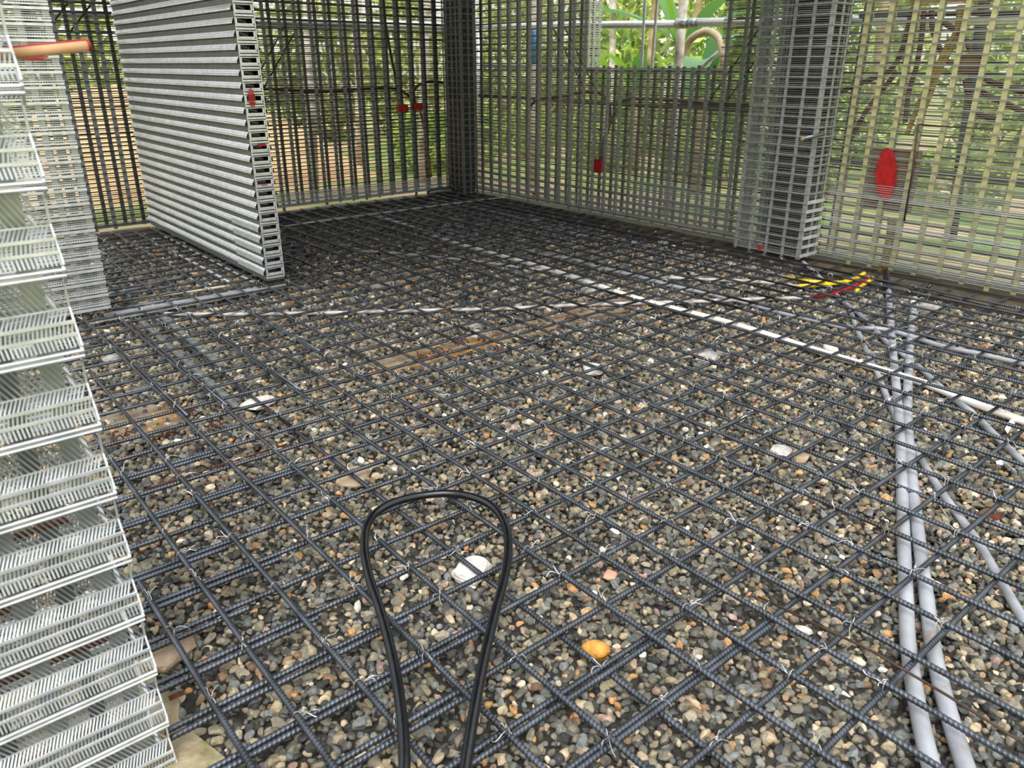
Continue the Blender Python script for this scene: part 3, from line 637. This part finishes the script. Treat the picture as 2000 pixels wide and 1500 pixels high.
# plastic and metal scraps
def scrap(pts, w, m, label, z=.018):
    r = MB(); P = [at(x, y, z+.004*(k % 2)) for k, (x, y) in enumerate(pts)]
    for a, b_ in zip(P[:-1], P[1:]): r.bar(a, b_, w, .001, up=(random.uniform(-.4, .4), .5, .6))
    o = r.build('scrap', M[m]); tag(o, label, 'scrap')
scrap([(1604, 1000), (1615, 1012), (1632, 1022)], .022, 'scrap', 'white plastic scrap on the gravel left of the thick conduits')
scrap([(1828, 975), (1838, 990), (1850, 1008)], .02, 'scrap', 'white plastic scrap beside the thin conduit at right')
scrap([(1965, 842), (1975, 826), (1985, 818)], .022, 'scrap', 'silvery crumpled scrap under the white pipe at right')
scrap([(1946, 905), (1960, 902), (1985, 925)], .018, 'scrap', 'thin silvery strip on the gravel at the right edge')
scrap([(1630, 1070), (1640, 1085), (1650, 1090)], .010, 'scrap', 'tiny white plastic twist on the gravel at lower right')
scrap([(1925, 1012), (1945, 1010), (1962, 1006)], .02, 'rust', 'rusty brown scrap on the gravel at the right')
scrap([(330, 1365), (345, 1358), (360, 1352)], .012, 'rust', 'rusty bolt like scrap on the mossy footing', .03)
# rusty stirrups poking out of the old footing
for i, (x, y) in enumerate(((828, 700), (862, 690), (905, 672), (945, 664), (985, 690), (1040, 640), (1075, 668), (1118, 628), (240, 858), (305, 862), (365, 806), (420, 838))):
    r = MB(); p = at(x, y, .008)
    for k in range(5):
        a = random.uniform(0, 6.28); q = p+np.array([random.uniform(-.04, .04), random.uniform(-.03, .03), 0])
        r.tube(spline([q, q+np.array([.02*math.cos(a), .02*math.sin(a), .022]), q+np.array([.05*math.cos(a), .05*math.sin(a), .012])], 3), .003, 5)
    o = r.build('rusty_stirrup', M['rust'])
    tag(o, f'rusty stirrup stub in the {"middle" if i < 8 else "left"} footing, {ordw(i+1 if i < 8 else i-7)} from its left end', 'stirrup', 'rusty stirrups in the old footings')
# ------------------------------------------------------------------ electrical boxes and conduits in the walls
def box_thing(name, c, sx, sy, sz, m, label, cat):
    r = empty(name, c); tag(r, label, cat); b = MB(); b.box(-sx/2, sx/2, -sy/2, sy/2, -sz/2, sz/2); b.build('box', M[m], r)
    rim = MB(); d = .004
    for sg in (-1, 1):
        if sx < sy:
            rim.box(-sx/2-.006, -sx/2, -sy/2-d, sy/2+d, sg*sz/2-d, sg*sz/2+d); rim.box(-sx/2-.006, -sx/2, sg*sy/2-d, sg*sy/2+d, -sz/2, sz/2)
        else:
            rim.box(-sx/2-d, sx/2+d, -sy/2-.006, -sy/2, sg*sz/2-d, sg*sz/2+d); rim.box(sg*sx/2-d, sg*sx/2+d, -sy/2-.006, -sy/2, -sz/2, sz/2)
    rim.build('rim', M[m], r); return r
for (x, y), lb in (((786, 211), 'left one of the two red electrical boxes in the back wall'), ((815, 208), 'right one of the two red electrical boxes in the back wall')):
    p = on(x, y, 1, VB); box_thing('junction_box', tuple(p+np.array([0, .012, 0])), .10, .05, .065, 'red', lb, 'electrical box')
p = on(1169, 324, 0, UW); box_thing('junction_box', tuple(p+np.array([.012, 0, 0])), .05, .07, .11, 'red', 'red electrical box in the window wall below the window', 'electrical box')
for (x, y), ax, val, lb in (((1042, 379), 0, UW-.02, 'small red tag at the foot of the window wall near the far corner'), ((1484, 483), 0, UC-.015, 'small red tag at the foot of the lattice column'), ((1921, 594), 0, UW-.02, 'small red tag under the window wall at the right edge')):
    p = on(x, y, ax, val); r = MB(); r.bar(p+np.array([-.004, -.018, .004]), p+np.array([-.006, .018, .008]), .014, .006); r.bar(p+np.array([-.004, .0, .006]), p+np.array([-.002, -.002, -.03]), .008, .004, up=(0, 1, 0))
    tag(r.build('red_tag', M['red']), lb, 'tag')
def wpipe(pix, axis, val, r, m, label, cat='conduit', dz=0):
    b = MB(); b.tube(spline([on(x, y, axis, val+dz*i) for i, (x, y) in enumerate(pix)], 5), r, 8); tag(b.build('conduit', M[m], None, True), label, cat)
wpipe([(748, -20), (752, 40), (762, 100), (772, 150), (778, 205)], 1, VB+.06, .014, 'maroon', 'dark red conduit dropping down the back wall to the left red box')
wpipe([(505, 172), (560, 176), (640, 178), (720, 173), (770, 173), (798, 187), (806, 205)], 1, VB+.07, .014, 'maroon', 'dark red conduit running level along the back wall to the right red box')
wpipe([(868, 162), (840, 159), (818, 166), (808, 180), (811, 203)], 1, VB+.05, .014, 'maroon', 'dark red conduit curling from the corner pillar to the right red box')
wpipe([(820, 214), (828, 250), (835, 290), (842, 345)], 1, VB+.06, .014, 'mustard', 'mustard conduit dropping from the right red box to the floor')
UI = UW+.07
wpipe([(936, 186), (1040, 193), (1150, 200), (1250, 206), (1350, 209), (1490, 219)], 0, UI, .016, 'maroon', 'dark red conduit level in the window wall, lower of the pair under the window')
wpipe([(1030, 250), (1034, 215), (1050, 195), (1100, 188), (1140, 180), (1170, 182), (1185, 195), (1192, 220), (1183, 260), (1172, 312)], 0, UI-.03, .014, 'maroon', 'dark red conduit humped over the red box below the window')
wpipe([(1210, 200), (1235, 193), (1290, 194), (1380, 202), (1490, 205)], 0, UI+.03, .014, 'maroon', 'dark red conduit level in the window wall, upper of the pair under the window')
wpipe([(1205, 215), (1192, 240), (1182, 280), (1177, 312)], 0, UI+.01, .012, 'maroon', 'short dark red conduit dropping to the red box below the window')
cl = [([(1782, 15), (1772, 60), (1757, 110), (1735, 140), (1700, 155), (1645, 178)], 'maroon', 'curving away left toward the column'),
      ([(1805, 15), (1800, 70), (1790, 130), (1775, 180), (1768, 240)], 'maroon', 'dropping straight, second from the column'),
      ([(1820, 20), (1822, 60), (1838, 100), (1850, 120), (1880, 125)], 'maroon', 'bending right into the brown board box'),
      ([(1752, 140), (1720, 180), (1690, 220), (1668, 260), (1655, 285)], 'maroon', 'sloping steeply down left by the column'),
      ([(1838, 40), (1860, 55), (1885, 75), (1897, 105)], 'maroon', 'short bend just above the brown board box'),
      ([(1885, 155), (1890, 180), (1898, 205), (1905, 220), (1955, 236)], 'maroon', 'leaving the brown board box downward'),
      ([(1915, 150), (1950, 165), (2010, 182)], 'maroon', 'leaving the brown board box to the right, upper one'),
      ([(1905, 170), (1935, 190), (1970, 205), (2010, 225)], 'maroon', 'leaving the brown board box to the right, lower one'),
      ([(1875, 10), (1868, 60), (1850, 90), (1830, 130), (1800, 190), (1780, 240), (1772, 262)], 'mustard', 'mustard coloured, left of two beside the board'),
      ([(1882, 10), (1876, 60), (1855, 100), (1832, 145), (1815, 190), (1795, 240), (1788, 262)], 'mustard', 'mustard coloured, right of two beside the board')]
for i, (px_, m_, lb) in enumerate(cl): wpipe(px_, 0, UW+.05+.012*(i % 4), .0165, m_, f'wall conduit right of the column, {lb}')
wpipe([(1738, 425), (1735, 460), (1725, 505), (1718, 530)], 0, UW+.05, .015, 'mustard', 'mustard conduit under the red sprayed board, left one, reaching the floor')
wpipe([(1748, 425), (1743, 470), (1733, 510), (1728, 530)], 0, UW+.06, .015, 'mustard', 'mustard conduit under the red sprayed board, right one, reaching the floor')
p = on(1898, 124, 0, UW+.04); box_thing('board_box', tuple(p+np.array([.03, 0, 0])), .06, .12, .10, 'woodbox', 'brown board box among the dark conduits at the upper right', 'box')
p = on(1850, 2, 0, UW+.04); r = MB(); r.obox(p+np.array([.0, 0, .03]), (.01, 0, 0), (0, .22, 0), (0, 0, .04)); tag(r.build('timber_board', M['wood']), 'timber board fixed behind the wires at the top right', 'board')
pb = on(1735, 352, 0, UW+.03)
rb_ = empty('distribution_board', tuple(pb)); tag(rb_, 'pinkish board box sprayed with red paint in the window wall', 'box')
r = MB(); r.box(.0, .06, -.16, .14, -.20, .20); r.build('backing', M['pinkboard'], rb_)
r = MB(); r.box(-.008, .0, -.16, .14, .19, .20); r.box(-.008, .0, -.165, -.155, -.20, .20); r.build('frame', M['pinkboard'], rb_)
def smear(cx, cy, w, h, axis, val, parent, label, m='red', step=.007, th=.0055, out=-.012, skew=0.0):
    p = on(cx, cy, axis, val); b = MB(); z = -h/2
    a = np.array([0, 1, 0.0]) if axis == 0 else np.array([1.0, 0, 0]); nrm = np.array([1.0, 0, 0]) if axis == 0 else np.array([0, 1.0, 0])
    while z < h/2:
        q = w/2*math.sqrt(max(0, 1-(2*z/h)**2))*random.uniform(.82, 1.0); c0 = random.uniform(-.06, .06)*w+skew*z
        if q > .004: b.bar(p+a*(c0-q)+nrm*out+UP*z, p+a*(c0+q)+nrm*out+UP*z, th, .0015)
        z += step
    if parent is None: tag(b.build('spray_paint', M[m]), label, 'paint mark')
    else:
        b.v = [v-np.array(parent.location) for v in b.v]; o = b.build('spray_paint', M[m], parent); o['label'] = label
smear(1732, 342, .15, .34, 0, UW, rb_, 'large red sprayed blotch', step=.006, th=.0062, out=-.010, skew=.12)
smear(490, 192, .045, .11, 1, VP, wall_m, 'red sprayed mark', out=-.014); smear(510, 283, .05, .02, 1, VP, wall_m, 'faint red sprayed mark', out=-.014); smear(514, 362, .06, .008, 1, VP, wall_m, 'thin red mark', out=-.014)
smear(66, 112, .12, .035, 1, VP, wall_l, 'dark red sprayed mark', out=-.02)
b = MB(); b.tube(spline([on(42, -20, 1, VP+.06), on(52, 30, 1, VP+.06), on(64, 95, 1, VP+.06)]), .017, 8); tag(b.build('conduit', M['maroon'], None, True), 'dark red conduit inside the left wall beside the doorway', 'conduit')
t = MB(); t.tube([on(1793, 242, 0, UW-.012), on(1783, 330, 0, UW-.014), on(1766, 432, 0, UW-.012)], .006, 6); tag(t.build('rusty_rod', M['rustbar'], None, True), 'upright rusty rod on the window wall right of the sprayed board', 'rod')
t = MB(); t.tube([on(1795, 243, 0, UW-.012), on(1850, 247, 0, UW-.012), on(1935, 252, 0, UW-.012)], .004, 6); tag(t.build('rusty_rod', M['rustbar'], None, True), 'level dark rod on the window wall at the top of the upright rod', 'rod')
# diagonal bracing rods inside the walls
for i, (a_, b_, ax, val, lb) in enumerate((
        ((1078, 50), (1140, 170), 0, UW+.08, 'left rod of the slanted pair left of the window'), ((1100, 48), (1165, 178), 0, UW+.08, 'right rod of the slanted pair left of the window'),
        ((1500, 30), (1378, 208), 0, UW+.08, 'left rod of the slanted pair left of the column'), ((1515, 62), (1410, 212), 0, UW+.08, 'right rod of the slanted pair left of the column'),
        ((556, 50), (508, 140), 1, VB+.08, 'left rod of the slanted pair in the back wall beside the partition'), ((582, 52), (516, 170), 1, VB+.08, 'right rod of the slanted pair in the back wall beside the partition'),
        ((140, -4), (105, 42), 1, VB+.08, 'left slanted rod in the wall seen through the doorway'), ((186, -2), (137, 62), 1, VB+.08, 'right slanted rod in the wall seen through the doorway'))):
    t = MB(); t.tube([on(*a_, ax, val), on(*b_, ax, val)], .007, 6); tag(t.build('bracing_rod', M['core'], None, True), lb, 'rod')
# wooden pegs
pg = empty('wooden_peg', tuple(on(1606, 262, 0, UC))); tag(pg, 'grey round peg with a raw wood end poking from the column', 'peg')
e0 = on(1566, 271, 0, UC-.15)-np.array(pg.location); b = MB(); b.tube([(0.02, 0, 0), e0*.97], .013, 12); b.build('shaft', M['galv_dull'], pg, True)
b = MB(); b.tube([e0*.97, e0], .0135, 12); b.build('cut_end', M['wood'], pg)
pa, pb_ = on(30, 104, 1, 1.42), on(176, 89, 1, 1.42); r_ = empty('painted_dowel', tuple(pa)); tag(r_, 'pale wooden dowel with red painted end sticking out of the near panel', 'dowel')
dv = np.array(pb_)-np.array(pa); b = MB(); b.tube([dv*-.3, dv*.965], .0082, 12); b.build('shaft', M['wood'], r_, True)
b = MB(); b.tube([dv*.96, dv*1.0], .0086, 12); b.build('painted_tip', M['red'], r_, True)
b = MB(); b.tube([dv*-.3+UP*.0058, dv*.965+UP*.0058], .0044, 8); b.build('paint_streak', M['red'], r_, True)
# far corner bits
b = MB(); b.tube(spline([at(836, 377, .07), at(858, 373, .085), at(885, 372, .08), at(902, 374, .06)]), .035, 12); tag(b.build('pipe', M['galv_dull'], None, True), 'short fat grey pipe bend lying by the corner pillar', 'pipe')
b = MB(); b.bar(at(880, 360, .16), at(906, 377, .07), .004, .03); tag(b.build('loose_strip', M['galv']), 'loose bent metal strip leaning at the foot of the corner pillar', 'strip')
# ------------------------------------------------------------------ outdoors
def outside(x, y, axis, val): return on(x, y, axis, val)
mound = MB(); V = []; nx, ny = 26, 14
for i in range(nx+1):
    for k in range(ny+1):
        u = .4+5.4*i/nx; v = 9.4+3.4*k/ny; e = max(0, 1-((u-3.1)/2.55)**2)*max(0, math.sin(math.pi*k/ny)); e = e**.8
        V.append((u, v, -.08+1.12*e*(1+.12*math.sin(u*5+v*3))+random.uniform(-.03, .03)*min(1, 4*e)))
mound.raw(V, [(i*(ny+1)+k, (i+1)*(ny+1)+k, (i+1)*(ny+1)+k+1, i*(ny+1)+k+1) for i in range(nx) for k in range(ny)])
tag(mound.build('soil_mound', M['orange_soil'], None, True), 'heap of orange excavated soil beyond the back wall', 'soil heap')
GREENS = np.array([lin(c) for c in ((.35, .50, .18), (.48, .62, .22), (.60, .70, .28), (.24, .38, .16), (.70, .76, .40), (.42, .50, .30))])
def bush(c, rad, n, size, label, group, tone=1.0, cat='bush', name='bush', warm=0.0):
    P = RNG.normal(size=(n, 3)); P /= np.linalg.norm(P, axis=1)[:, None]; P *= (RNG.uniform(.25, 1, n)**.5)[:, None]
    P = P*np.array(rad)+np.array(c); P[:, 2] = np.maximum(P[:, 2], .02)
    R_ = rand_rot(n); s = size*RNG.uniform(.6, 1.4, n)
    L = np.array([(-1, 0, 0), (0, -.36, .1), (1, 0, 0), (0, .36, .1)])
    X = np.einsum('nij,vj->nvi', R_, L)*s[:, None, None]+P[:, None]
    T = np.concatenate([np.arange(n)[:, None]*4+np.array([0, 1, 2]), np.arange(n)[:, None]*4+np.array([0, 2, 3])])
    c_ = GREENS[RNG.integers(0, len(GREENS), n)]*RNG.uniform(.6, 1.4, (n, 1))*tone
    if warm: c_ = c_*(1-warm)+np.array(lin((.72, .66, .54)))*warm
    c_ = np.concatenate([np.clip(c_, 0, .9), np.ones((n, 1))], 1)
    o = fast_mesh(name, X.reshape(-1, 3), T, np.repeat(c_, 4, 0), M['leaf'], False); tag(o, label, cat, group); return o
gb = 'bushes beyond the back wall'; gr_ = 'bushes beyond the window wall'
for i in range(8):
    u = .8+i*2.2; bush((u, 14.8+.5*math.sin(i*2.1), 1.35), (1.06, .9, 1.7), 1500, .13, f'leafy green thicket beyond the back wall, {ordw(i+1)} from the left', gb, 1.6+.3*math.sin(i*1.7), warm=.5)
for i in range(6):
    u = 6.3+i*1.15; bush((u, 9.6+.4*math.sin(i), .30), (.55, .5, .5), 500, .08, f'low weedy clump behind the back wall, {ordw(i+1)} from the left', gb, 1.5, warm=.2)
for i in range(9):
    v = 11.6-i*1.75; bush((12.6+.5*math.sin(i*1.9), v, 1.7), (1.0, .86, 2.1), 1700, .13, f'tall bright thicket beyond the window wall, {ordw(i+1)} from the far corner', gr_, (1.8 if i < 5 else 1.2)+.3*math.sin(i*2.3), warm=.22 if i < 5 else .6)
for i in range(5):
    v = 8.2-i*1.6; bush((8.6+.4*math.sin(i*3), v, .22), (.55, .6, .4), 450, .08, f'low grassy clump outside the window wall, {ordw(i+1)} from the far corner', gr_, 1.5, warm=.2)
# trunks, posts and scaffold rails
def post(a, b_, r, m, label, cat='trunk', name='tree_trunk', n=10):
    k = MB(); k.tube([np.array(a)+(np.array(b_)-np.array(a))*t_ for t_ in np.linspace(0, 1, 5)], [r*1.1, r, r, r*.95, r*.9], n); tag(k.build(name, M[m], None, True), label, cat)
def vpost(x, y0, y1, axis, val, r, m, label, x1=None, **k):
    p = on(x, y0, axis, val); q = on(x if x1 is None else x1, y1, axis, val)
    a = np.array([q[0], q[1], -.06]); d = p-q; a = q+(d)*((-.06-q[2])/d[2]); b_ = q+d*((4.0-q[2])/d[2]); post(a, b_, r, m, label, **k)
vpost(1335, 0, 130, 0, 6.35, .045, 'bark', 'whitish bare trunk standing outside the window', x1=1325)
vpost(1041, 0, 330, 0, 6.4, .055, 'bark', 'pale trunk outside the window wall near the corner', x1=1036)
vpost(830, 0, 340, 1, 8.6, .06, 'bark', 'pale post outside the back wall near the corner pillar', x1=826)
vpost(604, 100, 380, 1, 8.8, .055, 'bark', 'pale post outside the back wall behind the soil heap', x1=614)
vpost(700, 100, 320, 1, 10, .05, 'bark', 'slim pale trunk outside the middle of the back wall', x1=702)
vpost(1197, 62, 125, 0, 9.5, .05, 'bark', 'slim pale stem low behind the window at its left', x1=1196)
vpost(1368, 0, 60, 0, 10.5, .06, 'bamboo', 'dry leaning trunk far behind the window', x1=1352)
vpost(1280, 0, 90, 0, 11, .07, 'bamboo', 'dry upright stem far behind the middle of the window', x1=1273)
vpost(1920, 20, 300, 0, 7.2, .045, 'core', 'dark post outside the window wall at the right', x1=1880)
vpost(1725, 20, 280, 0, 8.2, .05, 'bamboo', 'greenish stem outside the window wall right of the column', x1=1700)
k = MB(); k.tube([on(1040, 50, 0, 6.28), on(1040, 125, 0, 6.28)], .05, 10); tag(k.build('pipe', M['bluepipe'], None, True), 'blue pipe length tied along the pale trunk near the corner', 'pipe')
def rail(a_, b_, axis, val, r, label, m='galv_bright', leg=None):
    p, q = on(*a_, axis, val), on(*b_, axis, val); k = MB(); k.tube([p, (p+q)/2, q], r, 14); o = k.build('scaffold_tube', M[m], None, True); tag(o, label, 'scaffold tube')
    if leg:
        t_ = (leg-a_[0])/(b_[0]-a_[0]); q_ = on(leg, a_[1]+t_*(b_[1]-a_[1]), axis, val); k = MB(); k.tube([(q_[0], q_[1], -.06), (q_[0], q_[1], q_[2]+.1)], r*.9, 12); k.build('upright', M[m], o, True)
    return o
rl = rail((925, 52), (1345, 47), 0, 6.2, .036, 'long galvanised scaffold tube outside the window, left length', leg=935)
cp = MB(); pc = on(1322, 46, 0, 6.2); pd = on(1345, 45, 0, 6.2); cp.tube([pc, pd], .046, 12); cp.tube([pd, pd+(pd-pc)*.7], .042, 12); cp.build('coupler', M['galv'], rl, True)
rail((1352, 44), (2050, 36), 0, 6.2, .036, 'long galvanised scaffold tube outside the window, right length', leg=1570)
rail((455, 43), (905, 53), 1, 8.1, .05, 'galvanised scaffold tube outside the back wall', leg=885)
rail((80, 24), (300, 30), 1, 8.1, .04, 'galvanised scaffold tube seen through the doorway', leg=90)
rail((925, 128), (1180, 133), 0, 6.6, .025, 'lower dull tube outside the window wall near the corner', 'galv_dull', 935)
rail((1480, 300), (2050, 360), 0, 6.0, .022, 'low dark tube outside the window wall at right', 'core', 1570)
rail((1680, 30), (2050, 24), 0, 5.9, .018, 'thin dark tube outside the window wall at the upper right', 'core', 1690)
# vertical stud pair standing in the window opening
sp = empty('window_stud', tuple(on(1262, 132, 0, UW+.10))); tag(sp, 'pair of slim vertical metal studs standing in the window opening', 'stud')
for xa, xb in ((1260, 1253), (1284, 1273)):
    p, q = on(xa, 0, 0, UW+.10), on(xb, 132, 0, UW+.10); b = MB(); q[2] = 1.33; p = q+(p-q)*2.0; b.bar(q-np.array(sp.location), p-np.array(sp.location), .022, .014, up=(0, 1, 0)); b.build('upright', M['galv_bright'], sp)
p, q = on(1261, 49, 0, UW+.10), on(1279, 50, 0, UW+.10); b = MB(); b.bar(p-np.array(sp.location), q-np.array(sp.location), .010, .010); b.build('spacer', M['wood'], sp)
b = MB(); b.tube(spline([on(x, y, 0, 6.7) for x, y in ((1322, 170), (1326, 125), (1336, 98), (1352, 74), (1376, 62), (1396, 67), (1407, 85), (1414, 125), (1416, 170))]), .036, 12); tag(b.build('hose', M['hose'], None, True), 'thick beige hose arched outside the window', 'hose')
b = MB(); b.tube([on(1358, 145, 0, 6.9), on(1385, 118, 0, 6.9), on(1416, 92, 0, 6.9)], .022, 8); tag(b.build('pipe', M['galv'], None, True), 'slanted grey pipe behind the beige hose outside the window', 'pipe')
# banana plants
def banana(base, leaves, label):
    r = empty('banana_plant', base); tag(r, label, 'banana plant')
    b = MB(); b.tube([(0, 0, -.1), (.02, .01, .5), (.0, .02, 1.0)], [.09, .075, .05], 10); b.build('stem', M['bamboo'], r, True)
    for (az, el, ln_, wd, droop, start, col) in leaves:
        d = np.array([math.cos(az), math.sin(az), 0]); side = np.array([-d[1], d[0], 0]); n = 16; V = []; Fs = []
        for i in range(n+1):
            t_ = i/n; p = np.array([0, 0, start])+d*ln_*t_*math.cos(el)+UP*(ln_*t_*math.sin(el)-droop*ln_*t_*t_)
            w = wd*math.sin(math.pi*min(1, .06+t_*.94))**.6*(1 if t_ > .08 else .25)
            jag = random.uniform(.86, 1.0)
            V += [p-side*w*jag+UP*(.25*w), p, p+side*w*random.uniform(.86, 1)+UP*(.25*w)]
        for i in range(n):
            a0 = 3*i; Fs += [(a0, a0+1, a0+4, a0+3), (a0+1, a0+2, a0+5, a0+4)]
        b = MB(); b.raw(V, Fs); o = b.build('leaf', M['bleaf'], r, True); at_ = o.data.attributes.new('col', 'FLOAT_COLOR', 'POINT')
        c_ = lin(col); at_.data.foreach_set('color', np.tile(np.array(c_+(1,)), (len(V), 1)).astype(np.float32).ravel())
LG, MG, BG = (.52, .70, .22), (.38, .56, .30), (.42, .60, .40)
def gpos(x, y, val): p = on(x, y, 0, val); return (p[0], p[1], 0)
banana(gpos(1250, 100, 8.6), [(2.2, 1.35, 1.0, .12, .1, 1.0, LG), (2.9, .95, 1.1, .11, .35, 1.0, LG), (3.9, 1.1, .9, .11, .3, .95, MG), (5.0, .85, 1.1, .09, .4, .95, LG), (1.5, .9, .9, .08, .4, .95, LG)], 'young bright green banana plant low behind the window')
banana(gpos(1190, 110, 8.2), [(2.4, 1.3, .95, .11, .15, .95, LG), (3.6, 1.0, .95, .10, .3, .95, LG), (5.2, 1.0, .8, .07, .3, .9, LG)], 'small bright banana shoot at the left of the window')
banana(gpos(1385, 100, 7.6), [(2.4, 1.0, 1.15, .17, .75, 1.05, BG), (3.5, .95, 1.15, .21, .95, 1.2, BG), (4.3, 1.15, 1.25, .17, .6, 1.2, BG), (5.4, .8, 1.1, .13, .7, 1.0, MG), (1.2, 1.2, 1.0, .12, .5, 1.0, LG)], 'broad leaved banana plant at the right of the window')
banana(gpos(1330, 100, 9.8), [(2.0, .62, 2.5, .20, .42, 1.6, BG), (2.6, 1.3, 1.7, .13, .2, 1.4, LG), (4.6, .95, 1.9, .16, .45, 1.5, MG), (1.3, 1.1, 1.9, .15, .4, 1.5, MG), (5.6, .8, 1.8, .16, .4, 1.5, BG)], 'tall banana plant with long arching leaves behind the window')
# ------------------------------------------------------------------ light
w = D.worlds.new('overcast_sky'); bpy.context.scene.world = w; w.use_nodes = True; nt = w.node_tree; bg = nt.nodes['Background']
tc = nt.nodes.new('ShaderNodeTexCoord'); sx = nt.nodes.new('ShaderNodeSeparateXYZ'); nt.links.new(tc.outputs['Generated'], sx.inputs[0])
cr = nt.nodes.new('ShaderNodeValToRGB'); mr = nt.nodes.new('ShaderNodeMapRange'); mr.inputs[1].default_value = -.2; mr.inputs[2].default_value = 1.0
nt.links.new(sx.outputs[2], mr.inputs[0]); nt.links.new(mr.outputs[0], cr.inputs[0])
el = cr.color_ramp.elements; el[0].position = 0; el[0].color = (.25, .25, .17, 1); el[1].position = 1; el[1].color = (.92, .96, 1.0, 1)
for pos, c_ in ((.15, (.40, .40, .28, 1)), (.22, (.74, .73, .62, 1)), (.32, (1.0, 1.0, .92, 1)), (.55, (1.0, 1.0, 1.0, 1))):
    e = el.new(pos); e.color = c_
nt.links.new(cr.outputs[0], bg.inputs[0]); bg.inputs[1].default_value = 1.6
s = D.lights.new('sun', 'SUN'); s.energy = 2.6; s.angle = math.radians(35); s.color = (1, .97, .92); so = D.objects.new('sun', s); COL.objects.link(so)
so.rotation_euler = Vector((.45, .55, -1.0)).to_track_quat('-Z', 'Y').to_euler()
# ------------------------------------------------------------------ camera
cd = D.cameras.new('camera'); cam = D.objects.new('camera', cd); COL.objects.link(cam); bpy.context.scene.camera = cam
cd.sensor_fit = 'HORIZONTAL'; cd.sensor_width = 36; cd.lens = 27.0; cd.clip_start = .05; cd.clip_end = 200
cam.location = (0, 0, H); cam.rotation_euler = Vector(tuple(FW)).to_track_quat('-Z', 'Y').to_euler()
cd.dof.use_dof = True; cd.dof.focus_distance = 3.0; cd.dof.aperture_fstop = 5.6
sc = bpy.context.scene
sc.view_settings.view_transform = 'Standard'; sc.view_settings.look = 'None'; sc.view_settings.exposure = 0.25
sc.cycles.max_bounces = 6; sc.cycles.diffuse_bounces = 3; sc.cycles.glossy_bounces = 3; sc.cycles.transmission_bounces = 2; sc.cycles.caustics_reflective = False; sc.cycles.caustics_refractive = False
